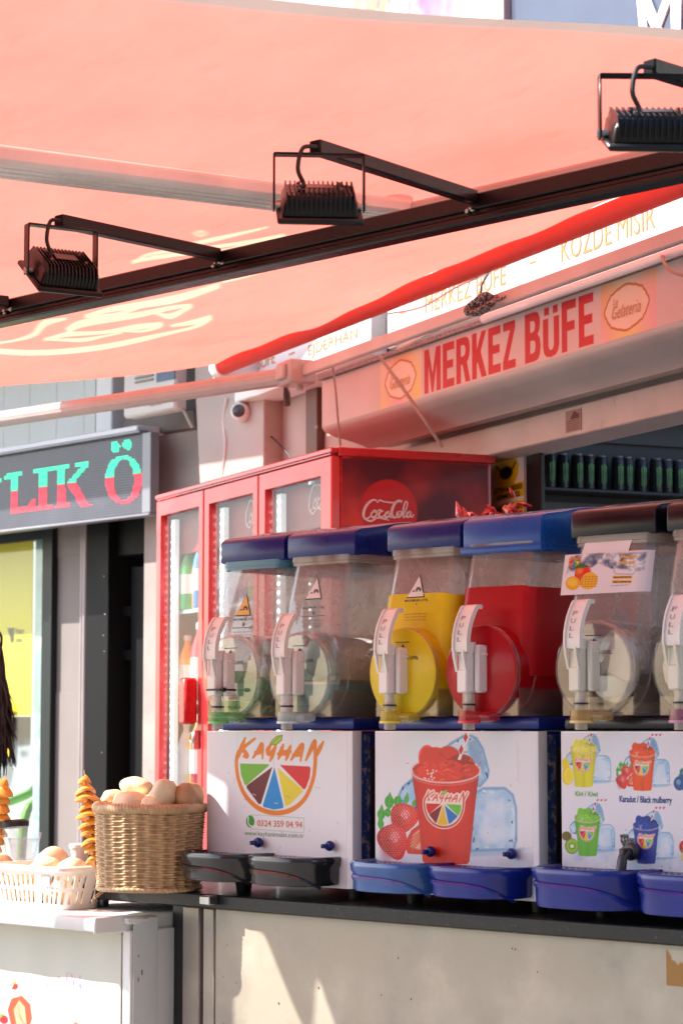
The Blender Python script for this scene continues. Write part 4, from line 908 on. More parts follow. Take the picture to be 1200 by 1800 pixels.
b = MB(); b.box(C.P(305, 1700, -.01)[0], C.P(377, 1700, -.01)[0], -.012, .03, 0, CT - .034); part('dark_backing', b, black_pl, ct)
b = MB(); b.box(-.4, 2.6, .55, .6, 0, CT - .034); part('back_panel', b, black_pl, ct)
q0, q1 = C.P(362, 1586, -.065), C.P(380, 1575, -.065); b = MB(); b.box(q0[0], q1[0], -.085, -.0585, q0[1] - .004, q1[1], .002); part('clip', b, steel, ct)
a1, a2 = C.P(1170, 1732, -.042), C.P(1215, 1672, -.042)
c = Cv(a1[0], a2[0] + .03, a1[1], a2[1], .002, (172, 128, 70)); nn_ = vnoise(c.X, c.Z, 30, 8, 4); kk = np.clip((nn_ - .56 - .25 * (np.abs(c.X - a1[0]) < .01)) * 12 + .2, 0, 1)[..., None]; kk = np.clip((nn_ + .35 * np.clip((c.Z - a2[1] + .03) / .03, 0, 1) - .78) * 14, 0, 1)[..., None]; c.c = c.c * (1 - kk) + kk * np.array([200, 190, 170]) / 255.
c.obj('worn_sticker', ct, flat(-.0412), poster)
c = Cv(xA, 1.45, .3, CT - .033, .004, (255, 255, 255))   # rust specks
b = MB(); r4 = random.Random(12)
for k in range(34):
    cl_ = r4.choice([.12, .32, .33, .34, .62, .9, 1.2]); x = cl_ + r4.gauss(0, .03); z = r4.uniform(.62, 1.0)
    if k % 3 == 0: x = r4.uniform(xA + .01, 1.4)
    r_ = r4.uniform(.0008, .0022); p = [(x + r_ * math.cos(t) * r4.uniform(.6, 1.3), z + r_ * 1.4 * math.sin(t) * r4.uniform(.6, 1.4)) for t in [i * 1.05 for i in range(6)]]
    b.add([(u, -.0405, v) for u, v in p], [(0, 1, 2, 3, 4, 5)])
part('rust_specks', b, M('rust', (.10, .05, .03), .9), ct, False)

# ================================================================== slush machines
ZB = 1.075; ZP = 1.397; ZD = 1.422; BWZ = 1.51
def yf(z):          # front of a bowl above its nose
    t = max(0, min(1, (z - 1.52) / .25)); return -.014 + .041 * t ** 1.5
def nosey(z): return yf(max(z, 1.5))
def artfn(x, z):    # follows the bowl front
    return (x, yf(z) - .0035, z)
HW = .0945
def tank(xc, z1, grow=0):
    b = MB(); rings = []; n_ = 14; z0 = 1.50
    for k in range(n_ + 1):
        z = z0 + (z1 - z0) * k / n_; hw = HW - .004 * max(0, (z - 1.66) / .1) + grow; yfr = yf(z) - grow; yb = .40 + grow
        rings.append([(x, y, z) for x, y in rrect(hw, (yb - yfr) / 2, .03 + grow, 6, xc, (yb + yfr) / 2)])
    b.loft(rings, cap=False); return b
def nose(b, xc, r=.0875, y0=-.044, y1=.385, zc=BWZ, bev=.004):
    b.lathe((xc, 0, zc), [(r - bev, y0), (r, y0 + bev), (r + .003, y0 + .01), (r, y0 + .016), (r, .0), (r + .002, .03), (r + .002, y1)], 'y', 48)
warn_o = M('warning_orange', (.75, .42, .05), .5); warn_w = M('warning_white', (.75, .68, .66), .5); ink = M('ink', (.015, .015, .015), .5)
def tri_sticker(xc, z, parent, mat, small=True):
    b = MB(); mp = lambda x, z_: (x, yf(z_) - .0022, z_); mp2 = lambda x, z_: (x, yf(z_) - .0030, z_)
    def tri(r, f_): 
        p = [(xc - .022 * r, z - .016 * r), (xc + .022 * r, z - .016 * r), (xc + .004 * r, z + .026 * r)]; b.add([f_(*q) for q in p], [(0, 1, 2)])
    b.m = 0; tri(1, mp2); b.m = 1; tri(1.14, mp)
    b.m = 1
    for gx, gz, gr in ((xc - .006, z - .0075, .0045), (xc + .0065, z - .004, .007)):
        m_ = 24; P1 = []; P2 = []
        for i in range(m_):
            t = 2 * math.pi * i / m_; r = gr * (1.15 if i % 3 else .85); P1.append((gx + r * math.cos(t), yf(z) - .0040, gz + r * math.sin(t))); P2.append((gx + gr * .38 * math.cos(t), yf(z) - .0040, gz + gr * .38 * math.sin(t)))
        b.add(P1 + P2, [(i, (i + 1) % m_, m_ + (i + 1) % m_, m_ + i) for i in range(m_)])
    part('warning_sticker', b, [mat, ink], parent, False)
def levels(xc, parent, mx=True, zt=1.615, faded=False):
    b = MB()
    if mx:
        txt(b, 'MAXIMUM LEVEL', xc - .032, xc + .032, zt, zt + .005, 0, bold=.02, mapf=lambda x, z: (x, yf(z) - .0022, z))
        for seg in (((xc - .034, zt - .015), (xc + .034, zt - .0165)), ((xc - .001, zt - .012), (xc + .001, zt - .004))): b.box(seg[0][0], seg[1][0], yf(zt) - .003, yf(zt) - .002, seg[1][1] if seg[1][1] < seg[0][1] else seg[0][1], max(seg[0][1], seg[1][1]))
        b.add([(xc - .005, yf(zt) - .0024, zt - .009), (xc + .005, yf(zt) - .0024, zt - .009), (xc, yf(zt) - .0024, zt - .014)], [(0, 1, 2)])
        for k in range(3): txt(b, 'notice of use and care', xc - .03, xc + .03, zt - .026 - k * .006, zt - .0235 - k * .006, 0, mapf=lambda x, z: (x, yf(z) - .0022, z))
        part('level_marks', b, M('ink_faint', (.08, .075, .07), .6), parent, False)
    b = MB(); y_ = -.0455; z = BWZ + .03
    txt(b, 'MINIMUM LEVEL', xc - .022, xc + .045, z - .004, z + .003, y_, bold=.03)
    b.box(xc - .016, xc + .022, y_ - .0005, y_, z + .030, z + .0316); b.box(xc + .003, xc + .0045, y_ - .0005, y_, z + .01, z + .026)
    b.add([(xc - .002, y_, z + .018), (xc + .0095, y_, z + .018), (xc + .0038, y_, z + .0275)], [(0, 1, 2)])
    part('minimum_mark', b, ink, parent, False)
liq = {}
def liqmat(name, col, t=.35):
    if name in liq: return liq[name]
    m = M(name, col, .35, var=.10, vs=22, coat=.25, bump=.12, bs=90, spec=.3); n = m.node_tree.nodes; l = m.node_tree.links; p = n['Principled BSDF']
    p.inputs['Subsurface Weight'].default_value = .0
    tr = n.new('ShaderNodeBsdfTranslucent'); tr.inputs[0].default_value = tuple(col) + (1,); ms = n.new('ShaderNodeMixShader'); ms.inputs[0].default_value = t
    l.new(p.outputs[0], ms.inputs[1]); l.new(tr.outputs[0], ms.inputs[2]); l.new(ms.outputs[0], n['Material Output'].inputs[0]); liq[name] = m; return m
auger_w = M('auger_white', (.60, .57, .50), .45, var=.15); drum_m = M('drum_steel', (.34, .33, .32), .35, metal=.6, var=.2)
def bowl(mc, xc, lidm, content, stick, blade=0, tap_kind=0, ringcol=None, lid_lower=0, lid_top=None, tabm=None):
    """one tank with everything that belongs to it"""
    zt = 1.762
    b = tank(xc, zt - .010); b.m = 1; nose(b, xc)
    for rr_, yy_ in ((.0875, -.041), (.0895, .012)):
        b.surf(lambda u, v: (xc + (rr_ + .0022 * math.cos(v * 6.2832)) * math.cos(u * 6.2832), yy_ + .0022 * math.sin(v * 6.2832), BWZ + (rr_ + .0022 * math.cos(v * 6.2832)) * math.sin(u * 6.2832)), 64, 8, cu=True, cv=True)
    bw = part('bowl', b, [bowl_m, nose_m], mc)
    # rim under lid
    b = MB(); out = [(x, y) for x, y in rrect(HW + .002, .188, .026, 6, xc, .214)]; inn_ = [(x, y) for x, y in rrect(HW - .003, .183, .024, 6, xc, .214)]
    out = [(x, y) for x, y in rrect(HW + .002, .190, .026, 6, xc, .210)]; inn_ = [(x, y) for x, y in rrect(HW - .003, .185, .024, 6, xc, .210)]
    zz = [zt - .018, zt - .012, zt - .011, zt + .001]; rings = [[(x, y, zz[0]) for x, y in out], [(x, y, zz[1]) for x, y in out], [(xc + (x - xc) * 1.02, y - .001, zz[2]) for x, y in out], [(xc + (x - xc) * 1.02, y - .001, zz[3]) for x, y in out], [(x, y, zz[3]) for x, y in inn_], [(x, y, zz[0]) for x, y in inn_]]
    b.loft(rings, cap=False); part('rim', b, M('rim_teal', (.05, .20, .30), .3) if content == 'green' else clearmat('rim_clear', (.9, .88, .85), .5, (.5, .45, .40), .1, 1.5), bw)
    # inside: cooling drum, auger, liquid
    if content in ('yellow', 'red'):
        m_ = liqmat('slush_yellow', (.86, .66, .01), .25) if content == 'yellow' else liqmat('slush_red', (.50, .002, .008), .25)
        lv = 1.668 if content == 'yellow' else 1.674
        b = MB(); rings = []
        for k in range(13):
            z = 1.50 + (lv - 1.50) * k / 12; rings.append([(x, y, z + (.0018 * math.sin(60 * x) + .0012 * math.sin(95 * x + 40 * y) if k == 12 else 0)) for x, y in rrect(HW + .0012, (.402 - yf(z)) / 2, .030, 6, xc, (.400 + yf(z) - .0015) / 2)])
        b.loft(rings, cap=True); b.lathe((xc, 0, BWZ), [(.085, -.0452), (.0888, -.0425), (.0888, .0), (.0908, .03), (.0908, .38)], 'y', 48); lq = part('slush', b, m_, bw)
    else:
        b = MB(); b.cyl((xc, .02, BWZ - .004), (xc, .40, BWZ - .004), .058, n=32); part('cooling_drum', b, drum_m, bw)
        am_ = {'green': clearmat('auger_green', (.6, .85, .65), .55, (.30, .62, .38), .2), 'teal': clearmat('auger_teal', (.75, .9, .88), .5, (.50, .68, .64), .2), 'cream': auger_w}[content]
        b = MB(); turns = 2.1
        def hel(u, v):
            t = u * turns * 2 * math.pi + blade; r = .06 + v * .02; return (xc + r * math.cos(t), -.0 + u * .33, BWZ - .002 + r * math.sin(t))
        b.surf(hel, 90, 2); b.surf(lambda u, v: (lambda p: (p[0], p[1] + .006, p[2]))(hel(u, v)), 90, 2); part('auger', b, am_, bw)
        # paddle at the front of the bowl
        b = MB(); ca, sa = math.cos(blade), math.sin(blade)
        def rp(x, z): return (xc + x * ca - z * sa, BWZ + x * sa + z * ca)
        pl = [rp(*q) for q in ((.004, .012), (.018, .040), (.036, .066), (.058, .056), (.074, .034), (.080, .004), (.077, -.028), (.055, -.026), (.03, -.014), (.012, -.006))]
        b.prism(pl, 'y', -.026, -.004, .004)
        b.cyl((xc, -.034, BWZ), (xc, .03, BWZ), .013, n=16); part('paddle', b, am_, bw)
        if content in ('green', 'teal'):
            b = MB(); rg = []
            lv = BWZ - .052 if content == 'green' else BWZ - .02
            for yy in (-.038, .37):
                pts = []; a0 = math.asin((lv - BWZ) / .0835)
                for k in range(17): t = math.pi - a0 + (math.pi + 2 * a0) * k / 16; pts.append((xc + .0835 * math.cos(t), yy, BWZ + .0835 * math.sin(t)))
                rg.append(pts)
            b.loft(rg); part('melt', b, clearmat('melt_green', (.6, .95, .6), .35, (.25, .75, .3), .1) if content == 'green' else clearmat('melt_teal', (.75, .93, .95), .35, (.45, .68, .7), .1), bw)
    # back wall of the bowl (motor plate)
    b = MB(); b.box(xc - .09, xc + .09, .402, .42, ZD, 1.60, .008); part('bowl_seat', b, black_pl, mc)
    # lid: profile with hand hole through the side
    zl = zt - .002; zb_ = zl - (.016 if lid_lower else 0)
    pr = [(.020, zb_), (.020, zt + .042), (.0235, zt + .049), (.04, zt + .055), (.09, zt + .062), (.15, zt + .073), (.20, zt + .078), (.24, zt + .074), (.275, zt + .055), (.295, zt + .02), (.297, zb_)]
    b = MB(); b.prism(pr, 'x', xc - HW - .005, xc + HW + .005, .005, 2)
    cut = MB(); cut.prism([(.120, zt + .006), (.120, zt + .036), (.130, zt + .048), (.215, zt + .054), (.25, zt + .03), (.255, zt + .006)], 'x', xc - .2, xc + .2)
    b2 = boolean(b, cut)
    ld_ = part('lid', b2, lidm, mc)
    b = MB(); b.box(xc - HW - .003, xc + HW + .003, .10, .28, zt - .001, zt + .0035); part('lid_inner', b, M('lid_inside', (.01, .01, .012), .6), ld_)
    b = MB(); b.box(xc - .035, xc + .03, .045, .10, 0, .0025, .001); i0 = 0
    for i in range(len(b.v)): x, y, z = b.v[i]; b.v[i] = (x, y, zt + .0552 + (y - .045) * .17 + z)
    part('lid_tab', b, tabm or clearmat('tab_clear', (.85, .9, .95), .25, (.5, .6, .75), .05, 1.6), ld_)
    if lid_lower:
        b = MB(); b.box(xc - HW - .009, xc + HW + .008, .016, .31, zb_ - .001, zb_ + .014, .003, seg=2); part('lid_skirt', b, lidm, ld_)
    # splash guard below
    b = MB()
    for s_ in (-1, 1): b.box(xc + s_ * .083 - .0012, xc + s_ * .083 + .0012, -.03, .11, ZD + .001, ZD + .056, .001)
    b.box(xc - .0818, xc + .0818, -.032, -.0295, ZD + .001, ZD + .036, .001); part('splash_guard', b, clearmat('guard_plastic', (.9, .88, .87), .14, (.6, .5, .45), .05, 1.6), mc)
    # tap
    xt = xc - .008; yt = -.072
    b = MB()   # neck & body
    b.box(xt - .017, xt + .009, yt - .016, yt + .02, 1.468, 1.513, .003); b.box(xt - .015, xt + .010, yt - .014, yt + .028, 1.508, 1.548, .003)
    b.prism([(yt - .016, 1.508), (yt - .016, 1.545), (yt - .026, 1.548), (yt - .024, 1.535)], 'x', xt - .019, xt - .014); b.prism([(yt - .016, 1.508), (yt - .016, 1.545), (yt - .026, 1.548), (yt - .024, 1.535)], 'x', xt + .004, xt + .009)
    b.cyl((xt - .002, yt + .004, 1.545), (xt - .002, yt + .004, 1.565), .014, n=16); b.box(xt + .012, xt + .024, yt + .002, yt + .030, 1.468, 1.560, .003)
    b.box(xt - .02, xt + .026, yt + .012, yt + .030, 1.538, 1.545, .002)
    tp = part('tap', b, cream_pl if tap_kind == 2 else white_pl, mc)
    b = MB(); P_ = cr([(yt - .021, 1.546), (yt - .0215, 1.560), (yt - .0195, 1.58), (yt - .012, 1.604), (yt + .001, 1.627), (yt + .008, 1.635), (yt + .017, 1.637)], 5)
    Q_ = [(a + .007, z - .001) for a, z in P_]
    b.prism(P_ + Q_[::-1], 'x', xt - .020, xt + .018, .0008)
    for s_ in (-.020, .0145):
        P2 = [(a - .004, z + .001) for a, z in P_]; b.prism(P2 + P_[::-1], 'x', xt + s_, xt + s_ + .0035)
    b.cyl((xt - .02, yt + .018, 1.6335), (xt + .018, yt + .018, 1.6335), .0048, n=12)
    b.box(xt - .018, xt + .002, yt - .014, yt + .004, 1.540, 1.556, .003)
    hd_ = part('tap_handle', b, white_pl, tp)
    b = MB()
    for ch, z in (('P', 1.6115), ('U', 1.5975), ('L', 1.5835), ('L', 1.570)):
        j = min(range(len(P_)), key=lambda i: abs(P_[i][1] - z)); yy = P_[j][0] - .0006
        v, f, _ = text2d(ch, 0, 0); zs_ = [q[1] for q in P_[:-6]]; ys_ = [q[0] for q in P_[:-6]]; b.add([(xt - .004 + (a - .5) * .010, float(np.interp(z + (b_ - .5) * .0085, zs_, ys_)) - .0009, z + (b_ - .5) * .0085) for a, b_ in v], f)
    part('pull_letters', b, M('pull_letter_brown', (.30, .25, .23), .6), tp, False)  # letters in one dark brown-grey colour
    b = MB(); b.cyl((xt - .003, yt + .004, 1.468), (xt - .003, yt + .004, 1.432), .0125, n=18); part('piston_sleeve', b, M('wrapped_tape', (.62, .57, .54), .7, bump=.8, bs=160) if tap_kind == 3 else clearmat('sleeve_clear', (.95, .93, .9), .35, (.7, .66, .6), .08), tp)
    b = MB(); b.cyl((xt - .003, yt + .004, 1.468), (xt - .003, yt + .004, 1.440), .008, n=14); part('piston', b, white_pl, tp)
    b = MB(); b.cyl((xt - .003, yt + .004, 1.447), (xt - .003, yt + .004, 1.4435), .0142, n=18)
    if tap_kind == 1: b.box(xt - .019, xt + .026, yt - .018, yt + .032, 1.4795, 1.4835, .001); b.box(xt + .022, xt + .030, yt - .012, yt - .002, 1.477, 1.486, .001)
    part('seal_ring', b, black_pl, tp)
    rc = ringcol or (.75, .72, .68)
    b = MB(); b.cyl((xt - .003, yt + .006, 1.434), (xt - .003, yt + .006, 1.412), .0215, n=24); b.box(xt - .024, xt + .045, yt + .006, yt + .045, 1.412, 1.432, .008, seg=2); part('valve_chamber', b, clearmat('chamber_%d' % int(rc[0] * 1000 + rc[1] * 100), (.93, .93, .93), .45 if ringcol else .15, rc, .05, 1.5), tp)
    b = MB(); b.cyl((xt - .003, yt + .006, 1.414), (xt - .003, yt + .006, 1.4095), .0225, n=24); part('valve_ring', b, M('ring_%d' % int(rc[0] * 1000 + rc[1] * 100 + rc[2] * 10), rc, .35), tp)
    b = MB(); b.cyl((xt - .003, yt + .004, 1.410), (xt - .003, yt + .004, 1.397), .012, n=18); part('spout', b, clearmat('spout_clear', (.9, .88, .85), .5, (.7, .65, .6), .1), tp)
    if stick == 'none': pass
    else:
        if stick != 'mango': tri_sticker(xc - .004, 1.668 - .012 * (content == 'green') + .008 * (content == 'yellow') + (.02 if content == 'teal' else .004), bw, warn_o if content == 'green' else warn_w)
        levels(xc, bw, stick in ('full',), 1.632 if content == 'green' else 1.65 if content == 'teal' else 1.654)
def tray(mc, x0, x1, m_, y1=.0, P=.115, z0=1.078, z1=1.138):
    xc = (x0 + x1) / 2; hw = (x1 - x0) / 2
    def outl(k, e=0, n_=28):
        pts = [(x1 - .004 + e - k, y1)]
        for i in range(n_ + 1):
            t = math.pi * i / n_; c_, s_ = math.cos(t), math.sin(t)
            pts.append((xc + (hw + e - k) * math.copysign(abs(c_) ** .62, c_), y1 - .012 - (P - .012 + e - k) * abs(s_) ** .80))
        pts.append((x0 + .004 - e + k, y1)); return pts
    b = MB(); rg = []
    for k, z in ((.012, z0), (.004, z0 + .002), (.001, z0 + .008), (0, z1 - .024), (-.004, z1 - .018), (-.0055, z1 - .006), (-.003, z1 - .001), (.003, z1)): rg.append([(x, y, z) for x, y in outl(k)])
    rg.append([(x, y, z1 - .004) for x, y in outl(.005)])
    b.loft(rg); dt = part('drip_tray', b, m_, mc)
    b = MB()   # raised swoosh on the tray face
    V = []; n_ = 26; ol = outl(-.0012, n_=60)
    for i in range(n_ + 1):
        t = i / n_; j = 8 + (1 - t) * 44; a_ = ol[int(j)]; a2_ = ol[min(len(ol) - 1, int(j) + 1)]; f_ = j - int(j)
        x = a_[0] + (a2_[0] - a_[0]) * f_; y = a_[1] + (a2_[1] - a_[1]) * f_
        zt_ = z1 - .026 - .036 * t ** 3.2; zb2 = zt_ - (.008 + .010 * t) 
        V += [(x, y - .0005, min(zt_, z1 - .025)), (x, y - .004, zt_ - .004), (x, y - .0005, max(z0 + .004, zb2))]
    b.add(V, [(i * 3 + k, i * 3 + 3 + k, i * 3 + 4 + k, i * 3 + 1 + k) for i in range(n_) for k in (0, 1)]); part('swoosh', b, m_, dt)
    b = MB()
    for r_ in range(2, 9):
        k = r_ / 9
        for q in range(14):
            t0 = math.pi * (q + .12) / 14; t1 = math.pi * (q + .8) / 14
            P0 = []
            for rr2 in (k - .025, k + .025):
                for t in (t0, (t0 + t1) / 2, t1): P0.append((xc + rr2 * (hw - .012) * math.cos(t), y1 - .014 - rr2 * (P - .028) * math.sin(t), z1 - .0034))
            b.add(P0, [(0, 1, 4, 3), (1, 2, 5, 4)])
    part('grille_slots', b, M('slot_dark', (.004, .004, .006), .8), dt, False)
def machine(x0, x1, basem, label, edge, traym, zoff=0):
    mc = thing('slush_machine', label, 'slush machine', C, (x0, 0, CT), group='two-bowl slush machines on the counter')
    b = MB(); b.box(x0 + .004, x1 - .004, .006, .47, ZB + .01, ZP - .004, .006); b.box(x0 + .002, x1 - .002, .0, .475, ZP - .001, ZD, .008, seg=2); body = part('body', b, basem, mc)
    b = MB(); b.box(x0 + .012, x1 - .012, .03, .45, ZB - .005, ZB + .012)
    part('base_plate', b, black_pl, mc)
    for fx in (x0 + .05, x1 - .05):
        for fy in (.06, .42): b = MB(); b.cyl((fx, fy, CT + .0005), (fx, fy, ZB), .016, .02, 14); part('foot', b, black_pl, mc)
    b = MB(); b.box(x1 - .0035, x1 - .0005, .05, .44, ZB + .03, ZP - .035, .006); vp = part('side_vent', b, M('vent_brown', (.018, .013, .012), .5, var=.4, vs=10), mc)
    b = MB()
    for k in range(4):
        for j in range(5): b.box(x1 - .0003, x1 + .0012, .085 + j * .07, .085 + j * .07 + .052, ZB + .05 + k * .062, ZB + .05 + k * .062 + .042, .002)
    part('vent_slots', b, M('vent_slot', (.004, .004, .004), .7), vp)
    b = MB(); b.box(x1 - .0036, x1 - .0008, .012, .048, ZB + .02, ZP - .01); part('chipped_edge', b, edge, mc)
    # front skin, its right edge curling round the side
    b = MB(); b.prism([(x0, .001), (x0, -.004), (x0 + .006, -.007), (x1 - .012, -.007), (x1 - .002, -.003), (x1 + .001, .010), (x1 + .001, .02), (x1 - .004, .02), (x1 - .004, .001)], 'z', ZB - .002, ZP - .003, 0)
    fp_ = part('front_panel', b, M('white_vinyl_panel', (.78, .77, .80), .3, coat=.3, var=.05, vs=4), mc)
    return mc, fp_
chip = M('chipped_blue', (.02, .06, .22), .5, col2=(.45, .38, .36), c2s=55, c2t=.53)
navy_chip = M('chipped_navy', (.01, .02, .05), .5, col2=(.3, .22, .2), c2s=55, c2t=.6)
def knob(mc, px, py, m_, big=False):
    x, z = C.P(px, py, -.02); b = MB(); s_ = 1.5 if big else 1
    b.lathe((x, 0, z), [(.004 * s_, -.007), (.004 * s_, -.012), (.010 * s_, -.014), (.011 * s_, -.020), (.008 * s_, -.026), (.003, -.028)], 'y', 18)
    b.box(x - .004 * s_, x + .004 * s_, -.026 - .016 * s_, -.022, z - .0045 * s_, z + .0045 * s_, .002)
    if big: b.tube([(x, -.03, z), (x, -.045, z - .01), (x - .003, -.048, z - .038)], [.009, .009, .010], 12)
    part('drain_knob', b, m_, mc)

# ---- printed artwork
def zoomT(ox, oy, k, y=-.0072): return lambda x, z: C.P(ox + x / k, oy + z / k, y)
def aff(T, tx, ty, sx_, sy_, fx, fy): return lambda x, y: T(tx + (x - fx) * sx_, ty + (y - fy) * sy_)
def mp(T, pts): return [T(*p) for p in pts]
GR, MA, BL, YE, RE, OR = (118, 185, 40), (105, 12, 18), (20, 140, 215), (235, 215, 40), (222, 18, 28), (236, 128, 22)
LET = [[(342, 178), (322, 225), (300, 285), (292, 310)], [(405, 182), (335, 235), (322, 245), (350, 285), (352, 300), (330, 298)], [(393, 306), (425, 262), (452, 224), (456, 312)], [(405, 274), (456, 264)],
       [(516, 205), (500, 240), (488, 262), (500, 280), (528, 255)], [(545, 218), (525, 275), (506, 328)], [(592, 222), (575, 270), (560, 315)], [(640, 230), (625, 275), (610, 322)], [(556, 282), (642, 268)],
       [(644, 320), (680, 270), (718, 228), (706, 326)], [(655, 288), (716, 280)], [(742, 322), (770, 260), (800, 205), (800, 300)], [(797, 312), (825, 260), (856, 202)]]
RING = [(298, 270), (286, 310), (285, 370), (300, 460), (345, 560), (430, 640), (540, 672), (650, 648), (735, 575), (785, 460), (800, 370), (803, 300), (800, 200)]
WED = [[(306, 345), (495, 350), (500, 358), (350, 488), (338, 485), (314, 420)], [(520, 368), (445, 612), (430, 612), (350, 505), (352, 490)], [(534, 370), (594, 625), (590, 640), (530, 650), (462, 632), (458, 618)],
       [(552, 370), (720, 518), (722, 530), (640, 612), (612, 628), (604, 620)], [(570, 355), (765, 365), (772, 378), (766, 440), (738, 512), (725, 515)]]
def logo(cv_, T, cols, w=20, outline=None, leaf=True, lw=None):
    k = abs(T(1000, 300)[0] - T(0, 300)[0]) / 1000 * 1.15; lw = lw or w * .95
    if outline:
        cv_.poly(mp(T, RING), outline); cv_.line(cr(mp(T, RING), 5), (w + 24) * k, outline)
        for s_ in LET: cv_.line(cr(mp(T, s_), 4), (lw + 26) * k, outline)
        cv_.line(cr(mp(T, RING), 5), (w + 4) * k, (200, 60, 40))
        for s_ in LET: cv_.line(cr(mp(T, s_), 4), (lw - 3) * k, (225, 80, 50))
    else:
        cv_.line(cr(mp(T, RING), 6), w * k, OR)
        for s_ in LET: cv_.line(cr(mp(T, s_), 5), [lw * k * .5, lw * k, lw * k * 1.05, lw * k * .45], OR)
    for p, c_ in zip(WED, cols): cv_.poly(mp(T, p), c_)
    if leaf:
        cv_.poly(mp(T, [(510, 218), (516, 190), (550, 163), (590, 155), (582, 195), (556, 218), (520, 226)]), (110, 150, 30)); cv_.poly(mp(T, [(514, 214), (521, 191), (552, 168), (584, 160), (576, 192), (553, 213), (522, 220)]), (170, 210, 60))
        cv_.line(mp(T, [(505, 232), (535, 195), (575, 165)]), 2.5 * k, (110, 150, 30))
def ice(cv_, T, pts, seed):
    P_ = mp(T, pts); cv_.poly(P_, lambda X, Z: (lambda n_: np.stack([.62 + .3 * n_, .78 + .18 * n_, .92 + .06 * n_], -1))(np.clip(vnoise(X, Z, 40, seed, 3) * 1.6 - .4, 0, 1)))
    Q = P_ + P_[:1]; k = abs(T(1000, 0)[0] - T(0, 0)[0]) / 1000
    cv_.line(Q, 12 * k, (110, 160, 205), .8, soft=8 * k); rs_ = np.random.RandomState(seed); pa = np.array(Q); c_ = pa.mean(0)
    for i in range(14):
        j = rs_.randint(len(Q) - 1); a_ = pa[j]; b_ = pa[j + 1]; t = rs_.rand(); u = min(1, t + .3 * rs_.rand()); s_ = .80 + .16 * rs_.rand()
        p0 = c_ + (a_ + (b_ - a_) * t - c_) * s_; p1 = c_ + (a_ + (b_ - a_) * u - c_) * (s_ + .05 * rs_.randn())
        cv_.line([p0, (p0 + p1) / 2 + rs_.randn(2) * 4 * k, p1], rs_.uniform(3, 9) * k, [(40, 85, 140), (245, 250, 255), (90, 140, 190), (20, 45, 95)][rs_.randint(4)], .8)
def berry(cv_, T, c_, rx, ry, rot=0, body=(215, 30, 45), seed=1):
    k = abs(T(1000, 0)[0] - T(0, 0)[0]) / 1000; cx0, cy0 = c_; o = T(cx0, cy0)
    pts = []
    for i in range(36):
        t = 2 * math.pi * i / 36; r = 1 + .10 * max(0, -math.sin(t)) ** 2; x = rx * math.copysign(abs(math.cos(t)) ** .9, math.cos(t)) * (1.0 + .30 * math.sin(t)); y = -ry * math.sin(t) * r
        pts.append((cx0 + x * math.cos(rot) - y * math.sin(rot), cy0 + x * math.sin(rot) + y * math.cos(rot)))
    cv_.poly(mp(T, pts), lambda X, Z: np.stack([body[0] / 255. * (1 + .12 * (X - o[0]) / (rx * k)) + 0 * Z, body[1] / 255. + .1 * np.clip((Z - o[1]) / (ry * k), 0, 1), body[2] / 255. + .08 * np.clip((Z - o[1]) / (ry * k), 0, 1)], -1))
    hp_ = (cx0 + rx * .12, cy0 - ry * .28); cv_.ell(T(*hp_), rx * .42 * k, ry * .34 * k, (246, 130, 135), .55, soft=rx * .5 * k)
    cv_.ell(T(cx0 - rx * .45, cy0 + ry * .35), rx * .4 * k, ry * .5 * k, (150, 8, 22), .45, soft=rx * .5 * k)
    rs2 = np.random.RandomState(seed)
    for i in range(-6, 7):
        for j in range(-8, 9):
            x = (i + .5 * (j % 2)) * rx / 5.2 + rs2.randn() * 1.2; y = j * ry / 8 + rs2.randn() * 1.2; wx2_ = rx * (1 - .30 * y / ry) 
            if (x / wx2_) ** 2 + (y / ry) ** 2 < .82:
                near = (x - rx * .12) ** 2 / rx ** 2 + (y + ry * .28) ** 2 / ry ** 2 < .10
                cv_.ell(T(cx0 + x, cy0 + y), (3.4 if near else 2.4) * k, (4.2 if near else 3.2) * k, (255, 235, 230) if near else (245, 190, 90), .85)
def leafs(cv_, T, L_, col=(70, 170, 50)):
    for a_, b_, w_ in L_:
        k = abs(T(1000, 0)[0] - T(0, 0)[0]) / 1000; m_ = ((a_[0] + b_[0]) / 2, (a_[1] + b_[1]) / 2)
        cv_.line(mp(T, [a_, m_, b_]), [3 * k, w_ * k, 5 * k], col); cv_.line(mp(T, [a_, b_]), 3 * k, (160, 220, 110), .8)
